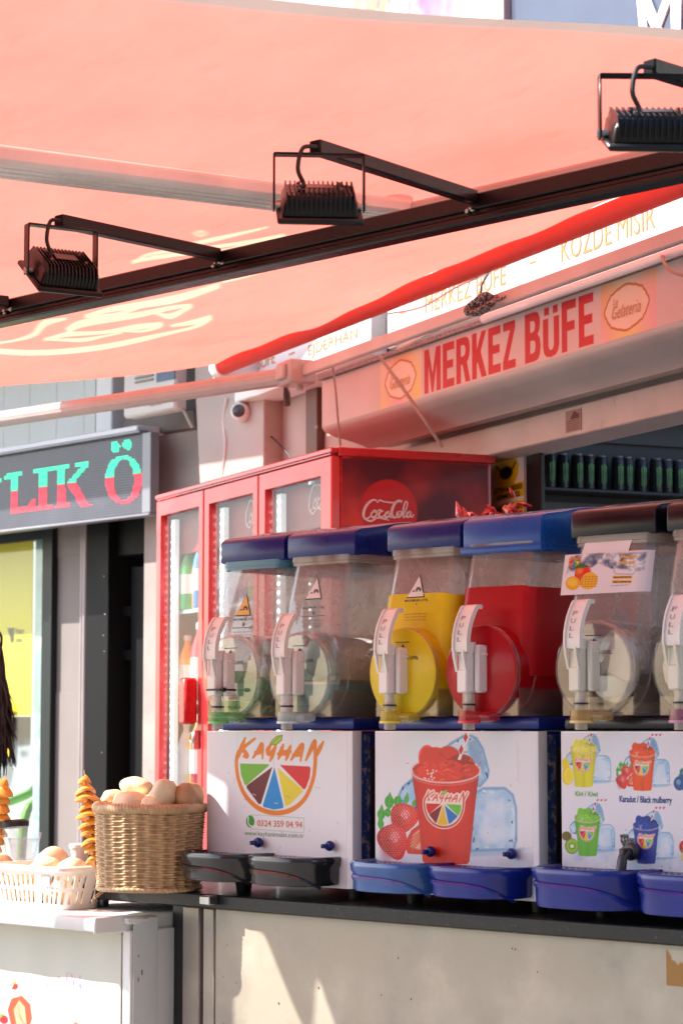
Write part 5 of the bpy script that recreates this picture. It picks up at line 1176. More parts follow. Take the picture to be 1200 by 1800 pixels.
def cup(cv_, A, fruit, col, top, cols, small=False):
    k = abs(A(1000, 0)[0] - A(0, 0)[0]) / 1000
    ice(cv_, A, [(215, 520), (240, 470), (300, 420), (330, 560), (330, 620), (250, 600)], 5)
    ice(cv_, A, [(490, 240), (530, 205), (610, 158), (650, 148), (695, 170), (735, 235), (770, 370), (762, 415), (715, 468), (640, 400), (540, 300)], 9)
    cv_.poly(mp(A, [(640, 190), (690, 170), (725, 230), (755, 330), (740, 400), (690, 330), (640, 260)]), (70, 120, 180), .45, soft=20 * k)
    ice(cv_, A, [(690, 505), (740, 480), (870, 478), (920, 520), (940, 600), (942, 800), (925, 860), (800, 862), (660, 868), (655, 700)], 3)
    cv_.poly(mp(A, [(760, 560), (860, 545), (890, 800), (770, 820), (700, 780)]), (225, 232, 248), .7, soft=25 * k)
    cv_.poly(mp(A, [(640, 868), (940, 850), (1030, 850), (900, 890), (660, 905)]), (150, 190, 225), .55, soft=14 * k)
    if fruit == 'strawberry':
        leafs(cv_, A, [((150, 620), (160, 505), 60), ((100, 700), (110, 580), 50), ((200, 600), (215, 520), 50), ((255, 590), (268, 505), 30), ((300, 600), (315, 545), 25), ((110, 760), (95, 640), 40), ((170, 640), (120, 620), 40)])
        berry(cv_, A, (245, 665), 85, 90, .3); cv_.poly(mp(A, [(345, 700), (290, 740), (245, 830), (270, 885), (360, 890)]), (225, 60, 45)); cv_.poly(mp(A, [(345, 730), (300, 770), (285, 840), (300, 850), (350, 860)]), (245, 190, 160), soft=10 * k)
        for q in range(5): cv_.line(mp(A, [(345, 750 + q * 14), (280 + q * 4, 800 + q * 16)]), 7 * k, (232, 90, 50))
        berry(cv_, A, (180, 810), 88, 108, -.35, (212, 25, 48))
    elif fruit == 'lemon':
        cv_.ell(A(215, 600), 60 * k, 75 * k, (235, 215, 40)); cv_.ell(A(250, 780), 92 * k, 120 * k, (240, 205, 30)); cv_.ell(A(262, 780), 70 * k, 100 * k, (250, 235, 90)); cv_.ell(A(262, 780), 52 * k, 78 * k, (244, 222, 40))
    elif fruit == 'kiwi':
        cv_.ell(A(170, 650), 80 * k, 60 * k, (120, 95, 40)); cv_.ell(A(250, 800), 110 * k, 100 * k, (110, 110, 40)); cv_.ell(A(255, 800), 98 * k, 90 * k, (150, 205, 50)); cv_.ell(A(255, 800), 30 * k, 26 * k, (235, 240, 200))
        for q in range(18): cv_.ell(A(255 + 50 * math.cos(q * .35), 800 + 42 * math.sin(q * .35)), 5 * k, 5 * k, (30, 30, 20))
    elif fruit == 'blackberry':
        rs_ = np.random.RandomState(2)
        for q in range(110):
            x, y = 100 + rs_.rand() * 250, 520 + rs_.rand() * 380
            if (x - 150) ** 2 / 80 ** 2 + (y - 590) ** 2 / 80 ** 2 < 1 or (x - 190) ** 2 / 120 ** 2 + (y - 800) ** 2 / 130 ** 2 < 1 or (x - 270) ** 2 / 80 ** 2 + (y - 660) ** 2 / 90 ** 2 < 1:
                cv_.ell(A(x, y), 19 * k, 19 * k, (28, 24, 34)); cv_.ell(A(x - 4, y - 6), 6 * k, 6 * k, (225, 225, 235))
        leafs(cv_, A, [((170, 640), (280, 690), 45), ((230, 760), (330, 840), 50), ((120, 830), (230, 900), 30)], (60, 160, 50))
    elif fruit == 'blueberry':
        leafs(cv_, A, [((150, 640), (210, 540), 50), ((110, 700), (200, 640), 50)], (60, 150, 70))
        for q, r_ in (((230, 640), 70), ((150, 780), 95), ((270, 800), 90)): cv_.ell(A(*q), r_ * k, r_ * k, (50, 90, 150)); cv_.ell(A(q[0] - 15, q[1] - 20), r_ * .4 * k, r_ * .4 * k, (120, 160, 205), soft=14 * k)
    elif fruit == 'mixed':
        cv_.ell(A(180, 640), 90 * k, 90 * k, (205, 30, 40)); cv_.ell(A(170, 615), 25 * k, 25 * k, (250, 180, 170), soft=12 * k); cv_.ell(A(250, 800), 120 * k, 130 * k, (235, 205, 40)); leafs(cv_, A, [((130, 700), (210, 640), 40)])
    c_ = np.array(col) / 255.
    xl, xr = A(300, 500)[0], A(705, 500)[0]
    def body(X, Z):
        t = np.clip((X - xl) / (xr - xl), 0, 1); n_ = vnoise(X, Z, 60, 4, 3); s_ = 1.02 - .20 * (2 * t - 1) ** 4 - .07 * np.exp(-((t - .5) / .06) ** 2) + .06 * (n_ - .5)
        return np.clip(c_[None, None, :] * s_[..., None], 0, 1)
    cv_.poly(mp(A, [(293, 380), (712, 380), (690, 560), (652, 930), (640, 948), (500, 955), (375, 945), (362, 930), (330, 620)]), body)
    cv_.ell(A(503, 362), 216 * k, 60 * k, (232, 215, 222)); cv_.ell(A(503, 368), 205 * k, 55 * k, tuple(np.minimum(255, np.array(top) * .9)))
    rs_ = np.random.RandomState(11)
    for x, y, rx, ry in ((390, 290, 55, 60), (440, 330, 100, 80), (520, 290, 75, 55), (600, 340, 85, 55), (500, 370, 130, 50), (385, 262, 28, 28), (650, 370, 60, 30), (360, 375, 35, 25)):
        tcol = np.array(top) * (1 + .10 * rs_.randn()); cv_.ell(A(x, y), rx * k, ry * k, tuple(np.clip(tcol, 0, 255)), soft=6 * k)
    for q in range(50):
        x, y = 503 + rs_.randn() * 85, 345 + rs_.randn() * 38
        cv_.line(mp(A, [(x, y), (x + rs_.randn() * 26, y + rs_.randn() * 14)]), rs_.uniform(3, 7) * k, tuple(np.clip(np.array(top) * rs_.choice([.72, 1.25, 1.5]) + (30 if rs_.rand() > .5 else 0), 0, 255)), .7)
    for q in range(14): cv_.ell(A(360 + rs_.rand() * 90, 365 + rs_.rand() * 60), 6 * k, 4 * k, (252, 235, 230), .9)
    arc = [(503 + 214 * math.cos(t), 372 + 72 * math.sin(t)) for t in np.linspace(0, math.pi, 20)]
    cv_.line(mp(A, arc), 8 * k, (245, 215, 215), .85); cv_.line(mp(A, [(x, y + 16) for x, y in arc]), 4 * k, (250, 200, 195), .5)
    cv_.poly(mp(A, [(578, 300), (640, 125), (658, 130), (596, 304)]), (240, 240, 245))
    for x, y in ((600, 240), (628, 165)): cv_.poly(mp(A, [(x - 14, y + 2), (x + 2, y - 32), (x + 14, y - 4), (x - 2, y + 32)]), (212, 25, 40))
    LA = lambda x, y: A(372 + (x - 285) * .47, 498 + (y - 180) * .45)
    logo(cv_, LA, cols, w=12 if not small else 8, outline=(250, 225, 215), lw=14 if not small else 12)
def grime(c):
    rs_ = np.random.RandomState(int(c.b[0] * 100) + 3); x0, x1, z0, z1 = c.b
    for k in range(26):
        x = rs_.uniform(x0, x1); z = z0 + abs(rs_.randn()) * .07 + .06; c.ell((x, z), rs_.uniform(.0006, .0016), rs_.uniform(.0006, .0018), (150, 110, 95), .5)
    for k in range(5):
        x = rs_.uniform(x0 + .03, x1 - .03); z = z1 - rs_.uniform(0, .05); c.line([(x, z), (x + .001, z - rs_.uniform(.03, .10))], .0011, (190, 150, 140), .35)
    d = np.clip((vnoise(c.X, c.Z, 14, 41, 4) - .5) * 2, 0, 1) * np.clip(1 - (c.Z - z0) / .14, 0, 1); c.c *= 1 - (d * .22)[..., None] * np.array([.6, .8, 1.])
hh = .00118
# left machine
m1, f1 = machine(.0, .437, blue_pl, 'slush machine at the left with two empty bowls, fruit wheel logo and phone number', chip, tray_black)
T2 = zoomT(340, 1250, 3.75); c = Cv(.004, .423, ZB, ZP - .005, .00125, (238, 236, 240)); logo(c, T2, [GR, MA, BL, YE, RE], w=20, lw=22)
c.ell(T2(375, 727), .0128, .0128, (60, 150, 40)); c.line(mp(T2, [(362, 700), (360, 735), (372, 755), (388, 760)]), [.0035, .002, .0035], (250, 250, 250))
c.line(mp(T2, [(380, 682), (728, 705), (728, 803), (380, 775), (380, 682)]), .0008, (110, 160, 80), .8)
for a_, e_ in (((800, 500), (838, 510)), ((330, 580), (355, 588)), ((228, 408), (242, 408)), ((268, 440), (272, 480)), ((600, 555), (640, 570))): c.line(mp(T2, [a_, e_]), .0007, (120, 110, 105), .7)
for a_, e_ in (((390, 545), (412, 555)), ((535, 605), (556, 610))): c.line(mp(T2, [a_, e_]), .0016, (230, 225, 225), .9)
grime(c); c.obj('artwork', f1, flat(-.0073), vinyl)
b = MB(); a1, a2 = T2(421, 755), T2(718, 728); txt(b, '0324 359 04 94', a1[0], a2[0], T2(570, 765)[1], T2(570, 722)[1], -.0077, bold=.02); part('phone_number', b, M('phone_orange', (.62, .17, .06), .5), f1, False)
b = MB(); txt(b, 'www.kayhanimalat.com.tr', T2(338, 800)[0], T2(728, 830)[0], T2(533, 838)[1], T2(533, 795)[1], -.0077, bold=-.0); part('web_address', b, M('web_green', (.10, .26, .07), .5), f1, False)
bowl(m1, .112, blue_pl, 'green', 'full', -1.1, 1, (.20, .60, .18)); bowl(m1, .320, blue_pl, 'teal', 'full', .35, 3, (.62, .74, .74))
tray(m1, .0, .196, tray_black); tray(m1, .207, .403, tray_black); knob(m1, 453, 1481, blue_pl); knob(m1, 578, 1487, blue_pl)
# middle machine
X2 = .499
m2, f2 = machine(X2, X2 + .424, blue_pl, 'slush machine in the middle with yellow and red slush and a strawberry cup print', chip, tray_blue)
T3 = zoomT(640, 1250, 1200 / 340.); c = Cv(X2 + .003, X2 + .411, ZB, ZP - .005, .00115, (236, 234, 240))
c.poly(mp(T3, [(95, 905), (350, 900), (1070, 905), (1070, 1160), (95, 1160)]), (205, 215, 238), .6, soft=.02)
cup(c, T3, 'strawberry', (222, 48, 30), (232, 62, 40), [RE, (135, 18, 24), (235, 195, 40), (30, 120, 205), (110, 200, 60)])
grime(c); c.obj('artwork', f2, flat(-.0073), vinyl)
bowl(m2, X2 + .110, blue_pl, 'yellow', 'full', 0, 0, (.75, .62, .05)); bowl(m2, X2 + .315, blue2_pl, 'red', 'none', 0, 0, (.70, .04, .06), lid_lower=1)
tray(m2, X2, X2 + .200, tray_sunlit); tray(m2, X2 + .208, X2 + .410, tray_blue); knob(m2, 755, 1497, blue_pl); knob(m2, 897, 1501, blue_pl)
# right machine
X3 = .977
m3, f3 = machine(X3, X3 + .47, navy_pl, 'slush machine at the right with black lids and small cups printed on its front', navy_chip, tray_blue)
T4 = zoomT(920, 1250, 1200 / 280.); c = Cv(X3 + .003, X3 + .457, ZB, ZP - .005, .00105, (234, 232, 242))
c.poly(mp(T4, [(300, 1030), (700, 1030), (1400, 1080), (1400, 1500), (300, 1500)]), lambda X, Z: (lambda n_: np.stack([.72 + .2 * n_, .80 + .14 * n_, .92 + .05 * n_], -1))(np.clip(vnoise(X, Z, 35, 31, 3) * 2 - .5, 0, 1)), .75, soft=.012)
for tx, ty, fruit, colr, top in ((348, 272, 'lemon', (222, 215, 40), (236, 232, 90)), (790, 300, 'strawberry', (240, 88, 30), (245, 80, 30)), (378, 792, 'kiwi', (105, 190, 50), (130, 205, 60)), (818, 850, 'blackberry', (50, 65, 165), (30, 60, 160)), (1235, 330, 'blueberry', (60, 110, 190), (60, 110, 200)), (1260, 880, 'mixed', (240, 120, 40), (245, 150, 60))):
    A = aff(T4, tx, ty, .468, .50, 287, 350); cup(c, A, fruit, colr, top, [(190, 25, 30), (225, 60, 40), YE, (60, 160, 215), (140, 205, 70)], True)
    for q in range(3): c.poly(mp(A, [(650 + q * 62, 98), (690 + q * 62, 92), (676 + q * 62, 120), (652 + q * 62, 122)]), (205, 40, 50))
grime(c); c.obj('artwork', f3, flat(-.0073), vinyl)
b = MB(); txt(b, 'Kivi / Kiwi', T4(388, 620)[0], T4(556, 620)[0], T4(470, 643)[1], T4(470, 604)[1], -.0077, bold=.03); part('green_caption', b, M('cap_green', (.14, .42, .08), .5), f3, False)
b = MB(); zc0 = T4(915, 690)[1]; txt(b, 'Karadut / Black mulberry', T4(720, 650)[0], T4(1115, 670)[0], zc0 - .004, T4(915, 640)[1] + .0, -.0077, bold=.03); part('navy_caption', b, M('cap_navy', (.012, .04, .22), .5), f3, False)
cl_ = lambda x, z: (x, -.0077, min(z, ZP - .0045))
b = MB(); txt(b, 'Çilek / Strawberry', T4(725, 140)[0], T4(1085, 140)[0], T4(900, 160)[1], T4(900, 98)[1], 0, bold=.03, mapf=cl_); txt(b, 'Nane', T4(1135, 140)[0], T4(1260, 140)[0], T4(1200, 150)[1], T4(1200, 108)[1], 0, bold=.03, mapf=cl_); part('red_caption', b, M('cap_red', (.55, .03, .04), .5), f3, False)
bowl(m3, X3 + .108, navy_pl, 'cream', 'mango', 0, 2, (.68, .50, .20)); bowl(m3, X3 + .330, navy_pl, 'cream', 'none', 2.7, 2, (.55, .25, .38))
tray(m3, X3 - .012, X3 + .214, tray_blue, P=.125, z0=1.072, z1=1.146); tray(m3, X3 + .226, X3 + .45, tray_blue, P=.125, z0=1.072, z1=1.146); knob(m3, 1108, 1497, M('drain_brown', (.04, .03, .035), .35), True)
# mango label round the bowl
xc5 = X3 + .108
def wrap(x, z, o=.0035):
    dx = abs(x - xc5) - (HW - .032); y = yf(z) - o
    if dx > 0 and x > xc5: y += .032 - math.sqrt(max(0, .032 ** 2 - min(dx, .031) ** 2))
    return (x, y, z)
T8 = zoomT(900, 860, 4., .006); bw5 = [o for o in m3.children if o.name.startswith('bowl') and 'seat' not in o.name][0]
b = MB(); p_ = [T8(480, 372), T8(815, 372), T8(745, 725), T8(418, 730)]
b.surf(lambda u, v: wrap(p_[3][0] + (p_[2][0] - p_[3][0]) * u + (p_[0][0] - p_[3][0]) * v, p_[3][1] + (p_[0][1] - p_[3][1]) * v, .0022), 10, 10); part('paper_backing', b, M('paper_white', (.78, .74, .76), .6), bw5)
xa, xb = X3 + .0, X3 + .108 + HW - .004; za, zb = T8(600, 735)[1], T8(700, 438)[1]
c = Cv(xa, xb, za, zb, .0008, (238, 230, 236))
band = lambda X, Z: (lambda n_: np.stack([.25 + .7 * n_, .30 + .66 * n_, .42 + .55 * n_], -1))(np.clip((vnoise(X, Z, 75, 15, 4) - .3) * 2.6, 0, 1))
tp_ = [T8(395, 470), T8(520, 445), T8(700, 450), T8(915, 440), T8(915, 560), T8(870, 590), T8(800, 560), T8(700, 560), T8(600, 520), T8(530, 560), T8(380, 590)]
c.poly(tp_, band, .9, soft=.004)
A = aff(T8, 385, 475, .15, .16, 285, 180); logo(c, A, [RE, OR, BL, GR, YE], w=20, lw=30)
k_ = .25 / 1000
c.ell(T8(492, 600), .018, .0205, (222, 70, 40), rot=.4); c.ell(T8(515, 590), .011, .0125, (235, 40, 45), soft=.008); c.ell(T8(470, 575), .008, .006, (245, 150, 60), .8, soft=.006)
c.line(mp(T8, [(425, 555), (480, 535), (535, 545)]), [.001, .009, .001], (50, 120, 50)); c.ell(T8(432, 662), .0175, .013, (240, 175, 40), rot=-.2); c.ell(T8(428, 655), .012, .008, (248, 205, 70), rot=-.2)
c.ell(T8(545, 645), .0205, .0165, (240, 190, 50))
for q in range(5): c.line(mp(T8, [(495 + q * 24, 610), (500 + q * 22, 690)]), .0009, (200, 120, 30)); c.line(mp(T8, [(485, 620 + q * 16), (605, 612 + q * 18)]), .0009, (200, 120, 30))
c.line(mp(T8, [(725, 547), (850, 545), (866, 572), (850, 598), (725, 595), (710, 570), (725, 547)]), .0008, (90, 90, 100))
for y_ in (618, 650): c.line(mp(T8, [(715, y_), (840, y_ + 2)]), .0055, (238, 175, 60))
c.obj('mango_label', bw5, wrap, poster)
b = MB(); wm = lambda x, z: wrap(x, z, .0042)
txt(b, 'Mango', T8(752, 470)[0], T8(860, 470)[0], T8(800, 490)[1], T8(800, 456)[1], 0, bold=.04, mapf=wm); txt(b, 'Mango', T8(745, 510)[0], T8(855, 510)[0], T8(800, 532)[1], T8(800, 500)[1], 0, bold=.04, mapf=wm); part('mango_lettering', b, M('mango_orange', (.75, .38, .06), .5), bw5, False)
b = MB(); txt(b, '0324 359 04 94', T8(717, 610)[0], T8(838, 610)[0], T8(800, 623)[1], T8(800, 612)[1], 0, bold=.03, mapf=wm); txt(b, '0324 359 04 94', T8(717, 610)[0], T8(838, 610)[0], T8(800, 656)[1], T8(800, 645)[1], 0, bold=.03, mapf=wm); txt(b, 'www.kayhanimalat.com.tr', T8(700, 610)[0], T8(835, 610)[0], T8(800, 680)[1], T8(800, 670)[1], 0, mapf=wm); part('label_small_print', b, ink, bw5, False)

# red crystal sweets behind the machines, on a stand
q = F.P(905, 905, .2); dx, dy = .12, .25
wx = F.W(*F.loc(*(lambda d, k: (d[0] * k, d[1] * k))(ray(860, 912), 5.45)), 0)
lc = C.loc(wx.x, wx.y); zt_ = EYE + ray(860, 912)[2] * 5.45
st = thing('display_stand', 'black display stand behind the machines carrying the red sweets', 'stand', C, (lc[0], lc[1], CT))
b = MB(); b.cyl((lc[0], lc[1], 0.003), (lc[0], lc[1], .03), .16, n=24); b.cyl((lc[0], lc[1], .03), (lc[0], lc[1], zt_ - .03), .025, n=16); b.box(lc[0] - .13, lc[0] + .15, lc[1] - .07, lc[1] + .07, zt_ - .03, zt_ - .015, .004); part('column', b, black_pl, st)
redc = M('red_foil', (.55, .03, .05), .15, coat=.8, var=.6, vs=40, col2=(.75, .55, .55), c2s=60, c2t=.6); r5 = random.Random(9)
def shard_pile(n_, cx0, sp, label, hgt, sd_):
    r5.seed(sd_); b = MB()
    for k in range(n_):
        p = Vector((cx0 + r5.gauss(0, sp), lc[1] + r5.gauss(0, .02), zt_ - .012 + abs(r5.gauss(0, hgt)))); d = Vector((r5.gauss(0, 1), r5.gauss(0, 1), abs(r5.gauss(0, .8)))).normalized(); L_ = r5.uniform(.012, .035)
        b.tube([p - d * L_ * .5, p, p + d * L_ * .6], [.002, r5.uniform(.005, .011), .0015], 5)
    solo('wrapped_sweets', b, redc, label, 'sweets', C, (cx0, lc[1], zt_ - .014), group='red foil wrapped sweets', smooth=False)
shard_pile(42, lc[0] - .035, .03, 'low pile of red foil sweets nearer the fridge, behind the blue lids', .014, 1); shard_pile(40, lc[0] + .06, .02, 'rounded pile of red foil sweets nearer the black lids', .018, 3)
b = MB(); 
for dxx, hh_, ll in ((-.105, .03, .05), (-.085, .015, .035)):
    b.tube([(lc[0] + dxx + .03, lc[1], zt_ - .012), (lc[0] + dxx + .012, lc[1], zt_ + hh_ * .6), (lc[0] + dxx, lc[1], zt_ + ll)], [.009, .012, .001], 6)
solo('foil_spike', b, redc, 'pointed twist of red foil sticking up left of the sweets', 'foil', C, (lc[0] - .08, lc[1], zt_ - .014), smooth=False)

# ================================================================== white kiosk cabinet at the left
KY = -.14; KT = 1.0
kz = thing('kiosk_cabinet', 'white kiosk cabinet with a strawberry banner and overhanging worktop at lower left', 'cabinet', C, (-.5, KY, 0))
xk = C.P(229, 1700, KY)[0]; xbn = C.P(215, 1700, KY)[0]
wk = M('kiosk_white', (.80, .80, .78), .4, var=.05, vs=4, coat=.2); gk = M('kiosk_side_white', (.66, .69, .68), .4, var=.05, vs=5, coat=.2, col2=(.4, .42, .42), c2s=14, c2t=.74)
b = MB(); b.box(-2.2, xk - .0015, KY + .004, .5, .02, KT - .0345, .003); part('carcass', b, wk, kz)
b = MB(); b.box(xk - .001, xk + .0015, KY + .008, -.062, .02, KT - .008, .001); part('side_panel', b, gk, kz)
b = MB(); b.box(xk + .0005, xk + .003, KY + .03, KY + .034, .87, .88); 
for z_ in (.91, .862, .858): b.ell((xk + .002, KY + .022, z_), (.0015, .0025, .003), nu=8, nv=6)
part('hinge_marks', b, steel, kz)
b = MB(); b.box(xbn, xk, KY, KY + .008, .02, KT - .035, .002); part('corner_post', b, wk, kz)
b = MB(); b.box(-2.2, xk - .02, KY - .085, .45, KT - .034, KT - .004, .006, seg=2); b.box(xk - .0195, xk - .012, KY - .089, .45, KT - .038, KT - .001, .003); b.box(xk - .0115, xk + .006, KY - .012, KY + .05, KT - .020, KT - .008, .003)
part('worktop', b, wk, kz)
q0 = C.P(0, 1630, KY - .001); c = Cv(xk - .9, xbn - .001, .60, KT - .036, .0025, (232, 228, 214))
T9 = lambda x, y: C.P(x, y, KY - .001)
nn_ = vnoise(c.X, c.Z, 8, 77, 3); c.c *= (1 - .03 * nn_)[..., None]
c.poly(mp(T9, [(15, 1775), (22, 1755), (40, 1750), (55, 1765), (58, 1790), (50, 1815), (30, 1815), (20, 1800)]), (226, 92, 62)); c.poly(mp(T9, [(25, 1775), (35, 1758), (45, 1770), (48, 1800), (38, 1815), (30, 1800)]), (240, 190, 150), soft=.004)
for q in range(7): c.line(mp(T9, [(36, 1765 + 4 * q), (26 + q * 4, 1778 + 5 * q)]), .0015, (226, 110, 70), .7)
c.poly(mp(T9, [(22, 1738), (27, 1728), (33, 1730), (33, 1737), (28, 1740)]), (222, 60, 50)); c.line(mp(T9, [(24, 1729), (30, 1724)]), .003, (120, 190, 50))
c.ell(T9(8, 1792), .016, .01, (215, 50, 60)); c.line(mp(T9, [(-2, 1790), (6, 1783)]), .006, (120, 200, 60)); c.ell(T9(135, 1800), .008, .004, (230, 120, 90)); 
rs = np.random.RandomState(3)
for k in range(46):
    t = rs.rand(); x, y = 55 + 95 * t + rs.randn() * 5, 1770 - 45 * math.sin(t * 2.2) + rs.randn() * 8
    c.line(mp(T9, [(x, y), (x + rs.randn() * 2.5, y + rs.randn() * 6)]), rs.uniform(.001, .004), (222, 120, 190), .55)
for k in range(3): c.ell(T9(120 + k * 12, 1722 + 6 * k), .003, .007, (225, 110, 190), .7)
bm_ = printmat('banner', .5, .05, bumpy=0)
def bfn(x, z): return (x, KY - .001 - .0035 * (1 + math.sin(34 * x + 9 * z) * math.sin(11 * x + 2)) * min(1, max(0, (z - .62) * 4)) * .6, z)
c.obj('banner', kz, bfn, bm_)
b = MB(); b.box(xk - .9, xbn, KY + .0005, KY + .0035, .02, KT - .046); part('front_board', b, wk, kz)

# white plastic basket
potm = M('potato_skin', (.86, .72, .46), .6, var=.15, vs=14, bump=.35, bs=70, col2=(.42, .26, .12), c2s=60, c2t=.66)
pot2 = M('potato_skin_brown', (.50, .30, .15), .6, var=.25, vs=12, bump=.35, bs=70, col2=(.2, .1, .05), c2s=30, c2t=.64)
pk = C.Z(104, 1600, KT)
bx1, by0 = pk[0] + .004, pk[1] + .006; bx0, by1 = bx1 - .27, by0 + .15
bc = ((bx0 + bx1) / 2, (by0 + by1) / 2); zb0, zb1 = KT - .003, KT + .093
bk_ = thing('plastic_basket', 'white slotted plastic basket of potatoes on the kiosk worktop', 'basket', C, (bc[0], bc[1], zb0))
basm = M('basket_white', (.80, .76, .72), .4, var=.05)
def per(t, k, z):      # point on the rounded rectangle perimeter
    pts = rrect((bx1 - bx0) / 2 - k, (by1 - by0) / 2 - k, .028, 6, bc[0], bc[1]); P_ = pts + pts[:1]; s_ = t * len(pts); i = int(s_) % len(pts); f_ = s_ - int(s_)
    return (P_[i][0] + (P_[i + 1][0] - P_[i][0]) * f_, P_[i][1] + (P_[i + 1][1] - P_[i][1]) * f_, z)
def perlen(k, n_):     # evenly spaced perimeter points
    pts = rrect((bx1 - bx0) / 2 - k, (by1 - by0) / 2 - k, .028, 6, bc[0], bc[1]); P_ = [Vector(p) for p in pts + pts[:1]]; L_ = [0]
    for a_, e_ in zip(P_, P_[1:]): L_.append(L_[-1] + (e_ - a_).length)
    out = []
    for j in range(n_):
        s_ = L_[-1] * j / n_; i = max(q for q in range(len(P_) - 1) if L_[q] <= s_ + 1e-12); f_ = (s_ - L_[i]) / max(1e-9, L_[i + 1] - L_[i]); p = P_[i].lerp(P_[i + 1], f_); out.append((p.x, p.y))
    return out
NP = 168; zlv = [zb0, zb0 + .012, zb0 + .040, zb0 + .047, zb0 + .076, zb0 + .086]; kk_ = lambda z: .020 * (zb1 - z) / (zb1 - zb0)
b = MB()
for side in (0, .0022):
    pass
O = [perlen(kk_(z), NP) for z in zlv]; I = [perlen(kk_(z) + .0022, NP) for z in zlv]
solid = lambda r_, j: not (r_ in (1, 3) and (j % 4) in (1, 2) and not ((j // 4) % 9 == 4))
V = []; idx = {}
for r_ in range(len(zlv)):
    for j in range(NP): idx[(0, r_, j)] = len(V); V.append((*O[r_][j], zlv[r_]))
for r_ in range(len(zlv)):
    for j in range(NP): idx[(1, r_, j)] = len(V); V.append((*I[r_][j], zlv[r_]))
fs = []
for r_ in range(len(zlv) - 1):
    for j in range(NP):
        jn = (j + 1) % NP
        if solid(r_, j):
            for s_ in (0, 1): fs.append((idx[(s_, r_, j)], idx[(s_, r_, jn)], idx[(s_, r_ + 1, jn)], idx[(s_, r_ + 1, j)]))
            if not solid(r_, jn): fs.append((idx[(0, r_, jn)], idx[(1, r_, jn)], idx[(1, r_ + 1, jn)], idx[(0, r_ + 1, jn)]))
            jp = (j - 1) % NP
            if not solid(r_, jp): fs.append((idx[(0, r_, j)], idx[(1, r_, j)], idx[(1, r_ + 1, j)], idx[(0, r_ + 1, j)]))
b.add(V, fs); b.prism(perlen(.021, 60), 'z', zb0, zb0 + .003); part('slotted_wall', b, basm, bk_)
b = MB(); rg = []
for k, z in ((.0025, zb1 - .012), (-.004, zb1 - .013), (-.007, zb1 - .009), (-.007, zb1 - .002), (-.004, zb1), (.003, zb1), (.004, zb1 - .004), (.0045, zb1 - .010)): rg.append([(x, y, z) for x, y in perlen(k, 96)])
rg.append(rg[0]); b.loft(rg, cap=False); part('rim', b, basm, bk_)
xl_ = C.P(72, 1548, by0)[0]; b = MB(); b.box(xl_, xl_ + .028, by0 + .003, by0 + .005, zb0 + .05, zb0 + .076, .0005); part('moulded_label', b, M('silver_label', (.5, .5, .52), .35, metal=.5), bk_)
def potato(px, py, depthZ, r, rot, seed, label, grp, m_=None, yloc=None):
    if yloc is None: x, y = C.Z(px, py, depthZ); z = depthZ
    else: x, z = C.P(px, py, yloc); y = yloc
    b = MB(); r = tuple(q * 1.1 for q in r); b.ell((x, y, z), r, Matrix.Rotation(R(rot[0]), 3, 'Y') @ Matrix.Rotation(R(rot[1]), 3, 'Z') @ Matrix.Rotation(R(rot[2]), 3, 'X'), .085, seed, 40, 28)
    solo('potato', b, m_ or potm, label, 'potato', C, (x, y, z - r[2] * .9), group=grp)
g1_, g2_ = 'potatoes in the plastic basket', 'potatoes in the wicker basket'
ym = bc[1]
potato(89, 1517, 0, (.040, .036, .030), (8, 20, 0), 1, 'large upright potato in the middle of the white plastic basket', g1_, yloc=ym + .03)
potato(76, 1530, 0, (.036, .032, .026), (-10, 0, 0), 2, 'pale potato in front of the large one at the basket rim', g1_, yloc=ym - .02)
potato(131, 1528, 0, (.030, .034, .024), (0, 10, 0), 3, 'small round potato at the right end of the plastic basket', g1_, yloc=ym + .0)
potato(2, 1527, 0, (.034, .03, .028), (0, 10, 0), 4, 'brownish potato at the left picture edge in the plastic basket', g1_, pot2, yloc=ym + .02)
potato(38, 1540, 0, (.040, .032, .022), (0, 10, 0), 5, 'low flat potato sunk left of the pale one in the basket', g1_, yloc=ym - .01)
for k in range(5): potato(0 + k * 30, 1572, 0, (.034, .045, .024), (10 * k, 15 * k, 0), 20 + k, '%s potato from the left showing through the basket slots' % ['first', 'second', 'third', 'fourth', 'fifth'][k], g1_, yloc=ym - .004 + .01 * (k % 2))

# wicker basket
wx_, wy_ = C.Z(266, 1573, CT); wy_ += .078; wx_ += .0
wx_ = C.P(263, 1500, wy_)[0]
wb_ = thing('wicker_basket', 'round woven wicker basket heaped with potatoes at the counter end', 'basket', C, (wx_, wy_, CT))
wick = M('wicker', (.58, .38, .19), .5, var=.3, vs=70, coat=.25, col2=(.36, .19, .07), c2s=60, c2t=.62); RB, RT, WH = .108, .117, .168
def weave(u, v):
    a_ = u * 2 * math.pi; rows = 30; st_ = 26; z = v * WH; par = int(v * rows) % 2; row = v * rows
    s_ = math.sin(a_ * st_ / 2 + math.pi * par); prof_ = abs(math.sin(math.pi * row)) ** .6
    r_ = RB + (RT - RB) * v + .0026 * s_ * prof_ + .0048 * prof_ - .002 + .0022 * math.cos(a_ * st_) + .0008 * math.sin(a_ * 7 + v * 9)
    return (wx_ + r_ * math.cos(a_), wy_ + r_ * math.sin(a_), CT + .006 + z + .0012 * math.sin(a_ * 5))
b = MB(); b.surf(weave, 264, 192, cu=True); b.surf(lambda u, v: (wx_ + (RB - .005 + (RT - RB) * v) * math.cos(u * 6.2832), wy_ + (RB - .005 + (RT - RB) * v) * math.sin(u * 6.2832), CT + .006 + v * WH), 48, 2, cu=True)
b.cyl((wx_, wy_, CT + .002), (wx_, wy_, CT + .008), RB - .002, n=48); part('woven_wall', b, wick, wb_, ang=180)
